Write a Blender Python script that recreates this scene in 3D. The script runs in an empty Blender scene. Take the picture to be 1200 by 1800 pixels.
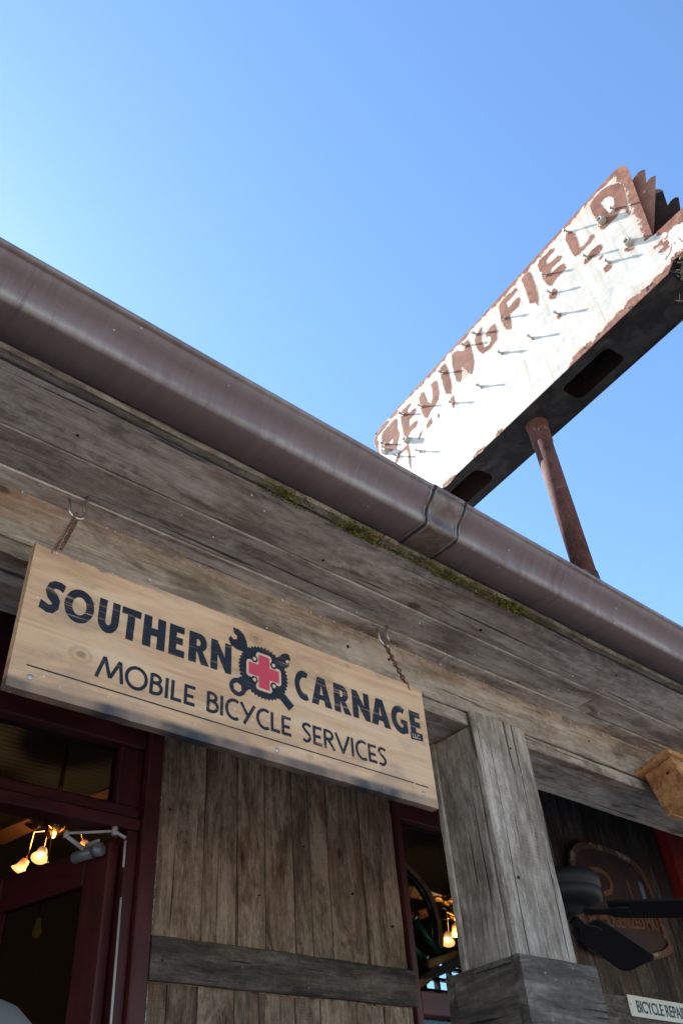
import bpy, bmesh, math, random
import numpy as np
from mathutils import Vector, Matrix, noise as mnoise
random.seed(11)
rad = math.radians
SC = bpy.context.scene
COL = SC.collection

# ---------------------------------------------------------------- camera
CAM = Vector((0.0, 0.0, 1.45))
YAW, PITCH, ROLL, FPX = 0.764611987, 0.716567522, -0.0934788551, 1476.478
def cam_axes():
    f = Vector((math.sin(YAW)*math.cos(PITCH), math.cos(YAW)*math.cos(PITCH), math.sin(PITCH)))
    r = Vector((math.cos(YAW), -math.sin(YAW), 0)); u = r.cross(f)
    return math.cos(ROLL)*r + math.sin(ROLL)*u, -math.sin(ROLL)*r + math.cos(ROLL)*u, f
RGT, UPV, FWD = cam_axes()
cd = bpy.data.cameras.new('camera'); cam = bpy.data.objects.new('camera', cd); COL.objects.link(cam)
M = Matrix((RGT, UPV, -FWD)).transposed().to_4x4(); M.translation = CAM
cam.matrix_world = M
cd.sensor_fit = 'VERTICAL'; cd.sensor_height = 24.0; cd.lens = 24.0*FPX/1800.0
cd.clip_start = 0.02; cd.clip_end = 2000
SC.camera = cam
SC.render.resolution_x, SC.render.resolution_y = 682, 1024

# ---------------------------------------------------------------- light
SUN = Vector((-0.115, 0.745, 0.65)).normalized()
w = bpy.data.worlds.new('World'); SC.world = w; w.use_nodes = True
nt = w.node_tree; nt.nodes.clear()
sky = nt.nodes.new('ShaderNodeTexSky'); sky.sky_type = 'NISHITA'; sky.sun_disc = False
sky.sun_elevation = math.asin(SUN.z); sky.sun_rotation = math.atan2(SUN.x, SUN.y)
sky.altitude = 0; sky.air_density = 1.0; sky.dust_density = 0.25; sky.ozone_density = 2.0
bg = nt.nodes.new('ShaderNodeBackground'); bg.inputs[1].default_value = 0.106
wo = nt.nodes.new('ShaderNodeOutputWorld')
wb = nt.nodes.new('ShaderNodeMix'); wb.data_type = 'RGBA'; wb.blend_type = 'MULTIPLY'; wb.inputs[0].default_value = 1
wb.inputs[7].default_value = (.85, 1.025, 1.15, 1)      # the camera's colour balance for the blue of the sky
nt.links.new(sky.outputs[0], wb.inputs[6]); nt.links.new(wb.outputs[2], bg.inputs[0]); nt.links.new(bg.outputs[0], wo.inputs[0])
sl = bpy.data.lights.new('sun', 'SUN'); sl.energy = 5.0; sl.angle = rad(0.53); sl.color = (1, .955, .89)
so = bpy.data.objects.new('sun', sl); COL.objects.link(so)
so.rotation_euler = (-SUN).to_track_quat('-Z', 'Y').to_euler()
SC.view_settings.view_transform = 'Standard'; SC.view_settings.look = 'None'
SC.view_settings.exposure = 1.54; SC.view_settings.gamma = 1
SC.cycles.use_denoising = True
SC.cycles.max_bounces = 8; SC.cycles.diffuse_bounces = 5; SC.cycles.transparent_max_bounces = 12
SC.cycles.sample_clamp_indirect = 6

# ---------------------------------------------------------------- measuring helpers (photo survey -> metres)
def ray(u, v): return RGT*((u-600)/FPX) - UPV*((v-900)/FPX) + FWD
def onY(u, v, y): d = ray(u, v); return CAM + d*(y/d.y)
def onZ(u, v, z): d = ray(u, v); return CAM + d*((z-CAM.z)/d.z)
def onP(u, v, o, n): d = ray(u, v); return CAM + d*((o-CAM).dot(n)/d.dot(n))

# ---------------------------------------------------------------- node helpers
class NT:
    def __init__(s, name):
        s.m = bpy.data.materials.new(name); s.m.use_nodes = True
        s.t = s.m.node_tree; s.n = s.t.nodes; s.n.clear()
        s.out = s.n.new('ShaderNodeOutputMaterial'); s.bs = s.n.new('ShaderNodeBsdfPrincipled')
        s.link(s.bs.outputs[0], s.out.inputs[0])
    def link(s, a, b): s.t.links.new(a, b)
    def setin(s, sock, v):
        if hasattr(v, 'is_linked') or hasattr(v, 'links'): s.link(v, sock)
        else: sock.default_value = v
    def math(s, op, a, b=None, clamp=False):
        n = s.n.new('ShaderNodeMath'); n.operation = op; n.use_clamp = clamp
        s.setin(n.inputs[0], a)
        if b is not None: s.setin(n.inputs[1], b)
        return n.outputs[0]
    def mix(s, fac, a, b, typ='MIX'):
        n = s.n.new('ShaderNodeMix'); n.data_type = 'RGBA'; n.blend_type = typ
        s.setin(n.inputs[0], fac)
        for k, v in ((6, a), (7, b)):
            if isinstance(v, (tuple, list)): v = (*v[:3], 1)
            s.setin(n.inputs[k], v)
        return n.outputs[2]
    def ramp(s, fac, stops):
        n = s.n.new('ShaderNodeValToRGB'); e = n.color_ramp.elements
        while len(e) < len(stops): e.new(0.5)
        for k, (p, c) in enumerate(stops):
            e[k].position = p
            e[k].color = (c, c, c, 1) if not isinstance(c, (tuple, list)) else (*c, 1)
        s.link(fac, n.inputs[0]); return n.outputs[0]
    def step(s, v, a, b):                     # smooth 0..1 between a and b
        n = s.n.new('ShaderNodeMapRange'); n.interpolation_type = 'SMOOTHSTEP'
        s.setin(n.inputs[0], v); n.inputs[1].default_value = a; n.inputs[2].default_value = b
        return n.outputs[0]
    def coords(s, scale=(1, 1, 1), rnd=True, off=(0, 0, 0)):
        tc = s.n.new('ShaderNodeTexCoord'); v = tc.outputs['Object']
        if rnd:
            oi = s.n.new('ShaderNodeObjectInfo')
            mm = s.n.new('ShaderNodeVectorMath'); mm.operation = 'SCALE'
            mm.inputs[0].default_value = (37.1, 61.7, 23.3); s.link(oi.outputs['Random'], mm.inputs[3])
            ad = s.n.new('ShaderNodeVectorMath'); s.link(v, ad.inputs[0]); s.link(mm.outputs[0], ad.inputs[1]); v = ad.outputs[0]
        mp = s.n.new('ShaderNodeMapping'); mp.inputs[3].default_value = scale; mp.inputs[1].default_value = off
        s.link(v, mp.inputs[0]); return mp.outputs[0]
    def rnd(s): return s.n.new('ShaderNodeObjectInfo').outputs['Random']
    def noise(s, vec, scale=1, detail=4, rough=.55, dist=0):
        n = s.n.new('ShaderNodeTexNoise'); s.link(vec, n.inputs['Vector'])
        n.inputs['Scale'].default_value = scale; n.inputs['Detail'].default_value = detail
        n.inputs['Roughness'].default_value = rough; n.inputs['Distortion'].default_value = dist
        return n.outputs[0]
    def voro(s, vec, scale=1, feat='F1', rand=1):
        n = s.n.new('ShaderNodeTexVoronoi'); n.feature = feat; s.link(vec, n.inputs['Vector'])
        n.inputs['Scale'].default_value = scale; n.inputs['Randomness'].default_value = rand
        return n.outputs[0]
    def wave(s, vec, scale, dist, det=2, dscale=1, direction='X', typ='BANDS'):
        n = s.n.new('ShaderNodeTexWave'); n.wave_type = typ
        if typ == 'BANDS': n.bands_direction = direction
        s.link(vec, n.inputs['Vector']); n.inputs['Scale'].default_value = scale
        n.inputs['Distortion'].default_value = dist; n.inputs['Detail'].default_value = det
        n.inputs['Detail Scale'].default_value = dscale; return n.outputs[1]
    def bump(s, h, strength=.3, dist=.002, prev=None):
        n = s.n.new('ShaderNodeBump'); n.inputs['Strength'].default_value = strength
        n.inputs['Distance'].default_value = dist; s.link(h, n.inputs['Height'])
        if prev is not None: s.link(prev, n.inputs['Normal'])
        return n.outputs[0]
    def done(s, col, rough=.8, metal=0, normal=None, spec=None):
        c = s.bs.inputs
        if isinstance(col, (tuple, list)): c['Base Color'].default_value = (*col[:3], 1)
        else: s.link(col, c['Base Color'])
        s.setin(c['Roughness'], rough); s.setin(c['Metallic'], metal)
        if normal is not None: s.link(normal, c['Normal'])
        if spec is not None: c['Specular IOR Level'].default_value = spec
        return s.m

def wood(name, lo, mid, hi, stain=(.12, .055, .025), stain_amt=.5, dark_amt=.5, saw=.3, knots=.6, var=.35, fleck=.5, bumpd=.0016, rough=.85):
    s = NT(name)
    fine = s.noise(s.coords((9, 170, 170)), 1, 5, .65, .3)
    # wavy growth-ring figure: bands across the board bent by a slow noise
    wob = s.noise(s.coords((1.7, 6, 6), off=(5, 2, 7)), 1, 3, .5, .4)
    tc0 = s.coords((1.5, 13, 13))
    adv = s.n.new('ShaderNodeVectorMath'); s.link(tc0, adv.inputs[0])
    cv = s.n.new('ShaderNodeCombineXYZ'); s.link(s.math('MULTIPLY', wob, 2.2), cv.inputs[1]); s.link(s.math('MULTIPLY', wob, 1.2), cv.inputs[2]); s.link(cv.outputs[0], adv.inputs[1])
    grain = s.noise(adv.outputs[0], 2.6, 6, .68, .5)
    tone = s.noise(s.coords((2.4, 9, 9)), 1, 5, .6, .8)
    blot = s.noise(s.coords((7, 16, 16), off=(1, 8, 2)), 1, 6, .7, .6)
    patch = s.noise(s.coords((2.6, 9, 9), off=(7, 3, 1)), 1, 5, .6, .8)
    dirt = s.noise(s.coords((2.8, 15, 15), off=(2, 9, 5)), 1, 6, .7, 1.2)
    iso = s.noise(s.coords((38, 60, 60), off=(6, 1, 4)), 1, 5, .72, .4)
    g = s.math('ADD', s.math('MULTIPLY', grain, .36), s.math('ADD', s.math('MULTIPLY', fine, .21), s.math('ADD', s.math('MULTIPLY', tone, .22), s.math('ADD', s.math('MULTIPLY', blot, .17), s.math('MULTIPLY', iso, .21)))))
    col = s.ramp(g, [(.475, lo), (.58, mid), (.69, hi)])
    # every board its own tone
    r = s.rnd()
    bright = s.math('ADD', 1 - var*.5, s.math('MULTIPLY', r, var))
    cc = s.n.new('ShaderNodeCombineColor')
    for k in range(3): s.link(bright, cc.inputs[k])
    col = s.mix(1.0, col, cc.outputs[0], 'MULTIPLY')
    col = s.mix(s.math('MULTIPLY', s.step(patch, .54, .70), stain_amt), col, stain)
    col = s.mix(s.math('MULTIPLY', s.step(dirt, .56, .70), dark_amt), col, tuple(c*.3 for c in lo))
    big = s.noise(s.coords((1.6, 4.5, 4.5), off=(8, 5, 3)), 1, 5, .62, 1.0)
    col = s.mix(s.math('MULTIPLY', s.step(s.math('ADD', big, s.math('MULTIPLY', s.math('SUBTRACT', iso, .5), .25)), .53, .68), .55), col, tuple(min(.7, c*1.12+.02) for c in hi))
    col = s.mix(s.math('MULTIPLY', s.step(s.math('ADD', big, s.math('MULTIPLY', s.math('SUBTRACT', grain, .5), .3)), .47, .33), .6), col, tuple(c*.75 for c in lo))
    # checks: thin dark lines along the grain
    chk = s.noise(s.coords((1.6, 75, 75), off=(4, 4, 8)), 1, 4, .55, .8)
    line = s.step(chk, .64, .675)
    col = s.mix(s.math('MULTIPLY', line, .85), col, tuple(c*.2 for c in lo))
    # a few knots
    if knots:
        vn = s.n.new('ShaderNodeTexVoronoi'); s.link(s.coords((3.4, 7.5, 7.5), off=(1.3, .4, 0)), vn.inputs['Vector']); vn.inputs['Scale'].default_value = 1
        sc_ = s.n.new('ShaderNodeSeparateColor'); s.link(vn.outputs['Color'], sc_.inputs[0])
        gate = s.step(sc_.outputs[0], .60, .64)
        kd = s.math('ADD', vn.outputs['Distance'], s.math('MULTIPLY', s.math('SUBTRACT', blot, .5), .10))
        km = s.math('MULTIPLY', s.math('MULTIPLY', s.step(kd, .095, .055), knots), gate)
        ring = s.math('MULTIPLY', s.math('MULTIPLY', s.step(kd, .24, .08), knots*.55), gate)
        col = s.mix(ring, col, tuple(a*.7+b*.3 for a, b in zip(stain, lo)))
        col = s.mix(km, col, (.05, .022, .012))
    # saw kerf marks across the board
    sw = s.wave(s.coords((1, .18, .18)), 38, 5.5, 3, 1.8)
    sm = s.math('MULTIPLY', s.step(s.noise(s.coords((3.2, 9, 9), off=(9, 1, 3)), 1, 4), .42, .66), saw)
    col = s.mix(s.math('MULTIPLY', s.math('MULTIPLY', sw, sm), .26), col, hi)
    # pale flecks and grit
    fv = s.voro(s.coords((26, 34, 34)), 1)
    fg = s.step(s.noise(s.coords((6, 6, 6), off=(3, 3, 9)), 1, 2), .5, .6)
    col = s.mix(s.math('MULTIPLY', s.math('MULTIPLY', s.step(fv, .085, .05), fleck), fg), col, (.5, .48, .45))
    h = s.math('ADD', s.math('MULTIPLY', grain, 1.0), s.math('ADD', s.math('MULTIPLY', fine, .6), s.math('MULTIPLY', s.math('MULTIPLY', sw, sm), .3)))
    h = s.math('SUBTRACT', h, s.math('MULTIPLY', line, .8))
    return s.done(col, rough, 0, s.bump(h, .8, bumpd), spec=.3)

MAT = {}
MAT['soffit'] = wood('weathered_soffit_wood', (.15, .112, .086), (.39, .325, .268), (.63, .555, .485), stain=(.22, .13, .08), stain_amt=.55, dark_amt=.7, knots=.75)
MAT['beam'] = wood('weathered_beam_wood', (.115, .080, .056), (.27, .205, .152), (.44, .36, .285), stain=(.25, .12, .055), stain_amt=.6, dark_amt=.45, knots=.8)
MAT['post'] = wood('weathered_post_wood', (.12, .088, .062), (.285, .222, .165), (.49, .41, .33), stain=(.17, .11, .07), stain_amt=.4, dark_amt=.45, saw=.5, knots=.5)
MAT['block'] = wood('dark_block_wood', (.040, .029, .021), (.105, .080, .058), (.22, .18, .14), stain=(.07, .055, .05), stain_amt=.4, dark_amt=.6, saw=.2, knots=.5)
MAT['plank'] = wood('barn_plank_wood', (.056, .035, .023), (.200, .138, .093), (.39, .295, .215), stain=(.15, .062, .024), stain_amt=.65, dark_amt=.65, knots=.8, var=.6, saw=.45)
MAT['batten'] = wood('dark_batten_wood', (.030, .023, .018), (.080, .063, .050), (.18, .147, .12), stain=(.06, .035, .02), stain_amt=.5, dark_amt=.6, knots=.6)
MAT['fascia'] = wood('mossy_fascia_wood', (.05, .038, .027), (.19, .155, .115), (.40, .36, .29), stain=(.10, .045, .015), stain_amt=.7, dark_amt=.8, knots=.3)
MAT['shadeplank'] = wood('shade_darkened_plank_wood', (.018, .012, .009), (.055, .039, .029), (.12, .092, .072), stain=(.07, .03, .013), stain_amt=.6, dark_amt=.6, knots=.7, var=.6)  # plank wood for the right wall, the porch's deep shade put into its colour
MAT['birdwood'] = wood('cedar_wood', (.20, .075, .025), (.36, .16, .06), (.50, .26, .115), stain=(.20, .085, .04), stain_amt=.5, dark_amt=.25, saw=.2, knots=.5, fleck=.4, rough=.7)

KN = [((onY(u_, v_, 1.13).x-.368), (onY(u_, v_, 1.13).z-2.107), r_) for u_, v_, r_ in ((144, 1150, .028), (164, 1060, .020), (450, 1122, .016), (545, 1330, .012), (610, 1170, .010))]
def signwood():
    s = NT('hanging_sign_wood')
    fine = s.noise(s.coords((4, 160, 160), rnd=False), 1, 4, .6, .2)
    ringsn = s.noise(s.coords((2.2, 22, 22), rnd=False), 1, 4, .6, 1.4)
    big = s.noise(s.coords((3.5, 9, 9), rnd=False, off=(4, 2, 0)), 1, 4, .6, .6)
    g = s.math('ADD', s.math('MULTIPLY', ringsn, .6), s.math('ADD', s.math('MULTIPLY', fine, .2), s.math('MULTIPLY', big, .3)))
    col = s.ramp(g, [(.34, (.36, .19, .095)), (.54, (.59, .352, .192)), (.74, (.70, .485, .305))])
    kv = s.voro(s.coords((4.2, 9, 9), rnd=False, off=(.37, .55, .2)), 1)
    for kx, ky, kr in KN:
        vm = s.n.new('ShaderNodeVectorMath'); vm.operation = 'SUBTRACT'; tcc = s.n.new('ShaderNodeTexCoord'); s.link(tcc.outputs['Object'], vm.inputs[0]); vm.inputs[1].default_value = (kx, ky, 0)
        mp_ = s.n.new('ShaderNodeVectorMath'); mp_.operation = 'MULTIPLY'; s.link(vm.outputs[0], mp_.inputs[0]); mp_.inputs[1].default_value = (.75/kr, 1/kr, 0)
        ln = s.n.new('ShaderNodeVectorMath'); ln.operation = 'LENGTH'; s.link(mp_.outputs[0], ln.inputs[0])
        dd_ = s.math('ADD', ln.outputs['Value'], s.math('MULTIPLY', s.math('SUBTRACT', big, .5), 1.0))
        rg_ = s.math('MULTIPLY', s.math('ADD', .55, s.math('MULTIPLY', s.math('SINE', s.math('MULTIPLY', dd_, 16)), .3)), s.step(dd_, 1.0, .2))
        col = s.mix(s.math('MULTIPLY', rg_, .75), col, (.30, .165, .08))
        col = s.mix(s.math('MULTIPLY', s.step(dd_, .34, .0), .45), col, (.17, .085, .04))
    # grime along the bottom edge and top edge, ragged
    tc = s.n.new('ShaderNodeTexCoord'); sx = s.n.new('ShaderNodeSeparateXYZ'); s.link(tc.outputs['Object'], sx.inputs[0])
    rag = s.noise(s.coords((9, 20, 20), rnd=False), 1, 5, .65, .4)
    zb = s.math('ADD', sx.outputs[1], s.math('MULTIPLY', s.math('SUBTRACT', rag, .5), -.012))
    low = s.step(zb, .024, .012)
    wear = s.math('ADD', .45, s.math('MULTIPLY', s.step(s.noise(s.coords((5, 3, 3), rnd=False, off=(2, 0, 0)), 1, 3), .35, .6), .55))
    col = s.mix(s.math('MULTIPLY', low, wear), col, (.035, .036, .043))
    zt = s.math('ADD', sx.outputs[1], s.math('MULTIPLY', s.math('SUBTRACT', rag, .5), .05))
    leftm = s.step(sx.outputs[0], .30, .12)
    col = s.mix(s.math('MULTIPLY', s.math('MULTIPLY', s.step(zt, .262, .268), leftm), .8), col, (.14, .12, .105))
    fv = s.voro(s.coords((35, 35, 35), rnd=False), 1)
    col = s.mix(s.math('MULTIPLY', s.step(fv, .10, .05), .35), col, (.75, .70, .62))
    sm = s.noise(s.coords((6, 14, 14), rnd=False, off=(8, 1, 0)), 1, 5, .65, .5)
    col = s.mix(s.math('MULTIPLY', s.step(sm, .50, .70), .45), col, (.27, .18, .12))
    h = s.math('ADD', s.math('MULTIPLY', ringsn, .6), s.math('MULTIPLY', fine, .6))
    return s.done(col, .7, 0, s.bump(h, .5, .001), spec=.3)
MAT['signwood'] = signwood()

def paint_worn(name, col, under, amt=.5, rough=.6):
    s = NT(name)
    f = s.noise(s.coords((5, 130, 130), rnd=False), 1, 4, .65, .3)
    b = s.noise(s.coords((7, 12, 12), rnd=False, off=(5, 5, 0)), 1, 3, .6)
    m = s.math('MULTIPLY', s.step(f, .56, .65), s.step(b, .40, .62))
    c = s.mix(s.math('MULTIPLY', m, amt), col, under)
    t = s.noise(s.coords((4, 30, 30), rnd=False), 1, 4)
    c = s.mix(s.math('MULTIPLY', s.step(t, .5, .75), .25), c, tuple(min(1, x*1.6+.006) for x in col))
    return s.done(c, rough, 0, s.bump(f, .3, .0006), spec=.35)
MAT['signblack'] = paint_worn('faded_navy_lettering', (.007, .0085, .014), (.45, .28, .16), .75)
MAT['signred'] = paint_worn('red_cross_paint', (.52, .045, .07), (.60, .16, .14), .6)
MAT['signtan'] = paint_worn('pale_outline_paint', (.60, .40, .25), (.5, .3, .18), .5)

def redpaint(name, a, b, chips=.6):
    s = NT(name)
    t = s.noise(s.coords((5, 18, 18)), 1, 4, .6, .4)
    c = s.mix(s.step(t, .35, .7), a, b)
    cv = s.noise(s.coords((26, 60, 60)), 1, 5, .7, .3)
    cb = s.noise(s.coords((3, 4, 4), off=(3, 1, 1)), 1, 2)
    chip = s.math('MULTIPLY', s.step(cv, .735, .755), s.step(cb, .5, .62))
    c = s.mix(s.math('MULTIPLY', chip, chips), c, (.55, .52, .48))
    h = s.math('SUBTRACT', t, s.math('MULTIPLY', chip, .4))
    return s.done(c, .5, 0, s.bump(h, .35, .001), spec=.4)
MAT['maroon'] = redpaint('maroon_door_paint', (.050, .0085, .0095), (.085, .014, .015))
MAT['redtrim'] = redpaint('red_trim_paint', (.34, .022, .018), (.42, .035, .026), .15)

def plain(name, col, rough=.6, metal=0, var=.25, scale=12, bump=.2, spec=None):
    s = NT(name); n = s.noise(s.coords((scale, scale, scale)), 1, 5, .6)
    c = s.mix(n, tuple(x*(1-var) for x in col), tuple(min(1, x*(1+var)) for x in col))
    return s.done(c, rough, metal, s.bump(n, bump, .001), spec)
def gutterpaint():
    s = NT('brown_gutter_paint')
    # local x runs along the gutter; streaks run across it
    st = s.noise(s.coords((60, 6, 6)), 1, 5, .6, .2)
    bl = s.noise(s.coords((4, 12, 12)), 1, 5, .65, .5)
    c = s.mix(s.step(st, .4, .7), (.150, .100, .094), (.172, .118, .110))
    c = s.mix(s.math('MULTIPLY', s.step(bl, .5, .75), .6), c, (.17, .135, .115))
    at = s.n.new('ShaderNodeAttribute'); at.attribute_name = 'chalk'
    ck = s.math('MULTIPLY', at.outputs['Fac'], s.step(s.math('ADD', s.math('MULTIPLY', st, .35), s.math('MULTIPLY', bl, .75)), .36, .66))
    c = s.mix(s.math('MULTIPLY', ck, .9), c, (.33, .285, .24))
    gr = s.noise(s.coords((9, 40, 40), off=(3, 3, 3)), 1, 5, .7)
    c = s.mix(s.math('MULTIPLY', s.step(gr, .60, .70), .5), c, (.10, .085, .05))
    dr_ = s.noise(s.coords((24, 3, 3), off=(5, 2, 1)), 1, 6, .7, .3)
    c = s.mix(s.math('MULTIPLY', s.step(dr_, .56, .72), .28), c, (.235, .195, .165))
    c = s.mix(s.math('MULTIPLY', s.step(dr_, .42, .28), .5), c, (.075, .052, .048))
    fv = s.voro(s.coords((22, 22, 22)), 1)
    c = s.mix(s.math('MULTIPLY', s.step(fv, .06, .035), .6), c, (.5, .47, .43))
    r = s.math('ADD', .66, s.math('MULTIPLY', bl, .25))
    return s.done(c, r, 0, s.bump(s.math('ADD', s.math('MULTIPLY', st, .15), bl), .14, .001), spec=.35)
MAT['gutter'] = gutterpaint()
MAT['sealant'] = plain('dark_sealant', (.030, .022, .018), .9)
MAT['rustpipe'] = None
def rust(name, a=(.085, .030, .020), b=(.20, .075, .040), pale=0.0):
    s = NT(name)
    n1 = s.noise(s.coords((14, 14, 14)), 1, 7, .7, .3); n2 = s.noise(s.coords((60, 60, 60)), 1, 4, .7)
    n3 = s.noise(s.coords((3, 3, 3)), 1, 4, .6, .5)
    c = s.mix(s.step(s.math('ADD', s.math('MULTIPLY', n1, .6), s.math('MULTIPLY', n3, .4)), .36, .64), a, b)
    c = s.mix(s.math('MULTIPLY', s.step(n2, .55, .75), .4), c, (.30, .15, .09))
    if pale: c = s.mix(s.math('MULTIPLY', s.step(n1, .62, .70), pale), c, (.55, .50, .44))
    return s.done(c, .85, 0, s.bump(s.math('ADD', n1, s.math('MULTIPLY', n2, .5)), .5, .002), spec=.25)
MAT['rust'] = rust('rusted_sheet_steel', (.13, .048, .032), (.27, .120, .078), .25)
MAT['bleed'] = rust('rust_stained_enamel', (.42, .27, .16), (.55, .44, .32))
MAT['pole'] = rust('rusted_pipe', (.045, .016, .013), (.12, .045, .032), .3)
MAT['rustdark'] = rust('dark_rusted_steel', (.018, .011, .009), (.055, .026, .018))
MAT['finrust'] = rust('flaking_fin_steel', (.18, .07, .045), (.30, .14, .09), .9)
def enamel():
    s = NT('flaking_white_enamel')
    tc = s.n.new('ShaderNodeTexCoord'); sx = s.n.new('ShaderNodeSeparateXYZ'); s.link(tc.outputs['Object'], sx.inputs[0])
    X, Z = sx.outputs[0], sx.outputs[2]
    rag = s.noise(s.coords((17, 17, 17), rnd=False), 1, 6, .68, .3); big = s.noise(s.coords((4, 4, 4), rnd=False, off=(3, 0, 1)), 1, 4, .6)
    j = s.math('ADD', s.math('MULTIPLY', s.math('SUBTRACT', rag, .5), .13), s.math('MULTIPLY', s.math('SUBTRACT', big, .5), .10))
    top = s.math('SUBTRACT', 1.045, Z)
    right = s.math('SUBTRACT', s.math('ADD', 1.840, s.math('MULTIPLY', Z, .105)), X)
    left = s.math('ADD', X, .60)
    lowr = s.math('ADD', Z, s.math('MULTIPLY', s.step(X, 1.25, .95), .2))
    # on the low panel past the notch the paint is mostly gone
    strip = s.math('ADD', s.math('SUBTRACT', 1.86, X), s.math('MULTIPLY', s.step(big, .48, .56), .30))
    d = s.math('MINIMUM', s.math('SUBTRACT', top, .030), s.math('SUBTRACT', left, .020))
    d = s.math('MINIMUM', d, s.math('ADD', s.math('SUBTRACT', right, .040), s.math('MULTIPLY', s.step(Z, .34, .25), 1)))
    d = s.math('MINIMUM', d, s.math('SUBTRACT', lowr, .048))
    d = s.math('MINIMUM', d, strip)
    m = s.step(s.math('ADD', d, j), .004, -.004)
    halo = s.math('MULTIPLY', s.step(s.math('ADD', d, j), .07, -.004), .5)
    white = s.mix(s.step(s.noise(s.coords((3, 3, 9), rnd=False), 1, 5, .6), .4, .75), (.58, .54, .465), (.49, .44, .35))
    stk = s.noise(s.coords((26, 26, 1.6), rnd=False), 1, 4, .6, .3)
    white = s.mix(s.math('MULTIPLY', s.step(stk, .50, .70), .75), white, (.40, .31, .20))
    white = s.mix(halo, white, (.6, .4, .25))
    sp = s.noise(s.coords((70, 70, 70), rnd=False), 1, 3, .6)
    white = s.mix(s.math('MULTIPLY', s.step(sp, .66, .72), .5), white, (.28, .22, .18))
    scf = s.noise(s.coords((11, 11, 11), rnd=False, off=(6, 6, 6)), 1, 7, .75, .8)
    white = s.mix(s.math('MULTIPLY', s.step(scf, .49, .66), .6), white, (.33, .315, .29))
    rn = s.noise(s.coords((22, 22, 22), rnd=False), 1, 6, .7)
    rc = s.mix(s.step(rn, .35, .65), (.15, .055, .035), (.29, .125, .075))
    hole = s.math('MULTIPLY', s.math('MULTIPLY', s.step(s.noise(s.coords((26, 26, 14), rnd=False, off=(2, 2, 2)), 1, 3), .62, .64), s.step(Z, .06, .03)), s.step(X, 1.2, 1.3))
    rc = s.mix(hole, rc, (.012, .010, .009))
    c = s.mix(m, white, rc)
    ro = s.math('ADD', .5, s.math('MULTIPLY', m, .35))
    return s.done(c, ro, 0, s.bump(s.math('ADD', s.math('MULTIPLY', m, -.6), s.math('MULTIPLY', rn, .3)), .5, .002), spec=.35)
MAT['enamel'] = enamel()
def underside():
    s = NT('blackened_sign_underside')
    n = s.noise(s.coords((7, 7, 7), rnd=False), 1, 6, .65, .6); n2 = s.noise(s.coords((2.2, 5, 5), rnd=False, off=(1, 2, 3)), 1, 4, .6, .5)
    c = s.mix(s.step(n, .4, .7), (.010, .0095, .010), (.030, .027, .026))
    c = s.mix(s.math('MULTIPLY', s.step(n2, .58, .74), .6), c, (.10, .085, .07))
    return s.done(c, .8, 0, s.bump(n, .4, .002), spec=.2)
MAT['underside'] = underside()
MAT['steel'] = plain('zinc_hook_steel', (.50, .48, .44), .38, 1.0, .2, 60)
MAT['chain'] = rust('rusted_chain', (.10, .05, .035), (.26, .14, .09))
MAT['pin'] = plain('tarnished_pin_metal', (.42, .38, .32), .5, .7, .3, 90)
MAT['ceramic'] = plain('glazed_insulator', (.38, .35, .29), .35, 0, .25, 60)
MAT['black'] = plain('matt_black_metal', (.010, .010, .011), .6, 0, .3, 20, .2, .25)
MAT['grey'] = plain('grey_closer_paint', (.22, .23, .25), .4, .3, .2, 30)
MAT['paleseal'] = plain('pale_arm_paint', (.50, .49, .46), .45, 0, .15, 30)
MAT['brass'] = plain('polished_brass', (.55, .34, .12), .22, 1.0, .2, 15)
MAT['tire'] = plain('tan_wall_tyre', (.42, .21, .09), .7)
MAT['fanblade'] = plain('varnished_fan_blade', (.16, .07, .03), .4)
MAT['rim'] = plain('black_rim', (.015, .015, .016), .22)
MAT['green'] = plain('green_bike_paint', (.012, .065, .042), .3)
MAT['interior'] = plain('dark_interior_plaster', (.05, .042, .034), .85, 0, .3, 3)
MAT['intceil'] = plain('dull_corrugated_metal', (.13, .11, .085), .55, .2, .25, 5)
MAT['floorwood'] = plain('worn_floor_boards', (.10, .07, .05), .7, 0, .3, 6)
MAT['roof'] = plain('grey_roof_metal', (.25, .25, .25), .5, .4, .2, 4)
MAT['navyblind'] = plain('dark_blue_blind', (.020, .028, .036), .8)
MAT['cream'] = plain('cream_plate_enamel', (.62, .60, .50), .45, 0, .1, 14)
MAT['plateblue'] = plain('navy_plate_print', (.015, .02, .07), .5)
MAT['ambertext'] = plain('faded_orange_print', (.22, .095, .03), .7, 0, .4, 40)
MAT['bluetext'] = plain('faded_blue_print', (.14, .19, .23), .7, 0, .4, 40)
MAT['dome'] = plain('pale_grey_cloth', (.145, .125, .100), .8, 0, .06, 60, .1)
def milkmat():
    s = NT('rusted_milk_sign')
    n = s.noise(s.coords((9, 9, 9), rnd=False), 1, 6, .65, .4); n2 = s.noise(s.coords((30, 30, 30), rnd=False), 1, 4, .65)
    c = s.mix(s.step(n, .35, .7), (.030, .013, .010), (.062, .027, .019))
    c = s.mix(s.math('MULTIPLY', s.step(n2, .6, .75), .4), c, (.10, .042, .02))
    return s.done(c, .6, 0, s.bump(n2, .3, .001))
MAT['milk'] = milkmat()
def milkrim():
    s = NT('flaking_rim_enamel'); n = s.noise(s.coords((13, 13, 13), rnd=False), 1, 5, .65, .4)
    c = s.ramp(n, [(.36, (.025, .012, .009)), (.46, (.16, .06, .02)), (.54, (.08, .04, .02)), (.62, (.30, .28, .21))])
    return s.done(c, .55)
MAT['milkrim'] = milkrim()
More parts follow.
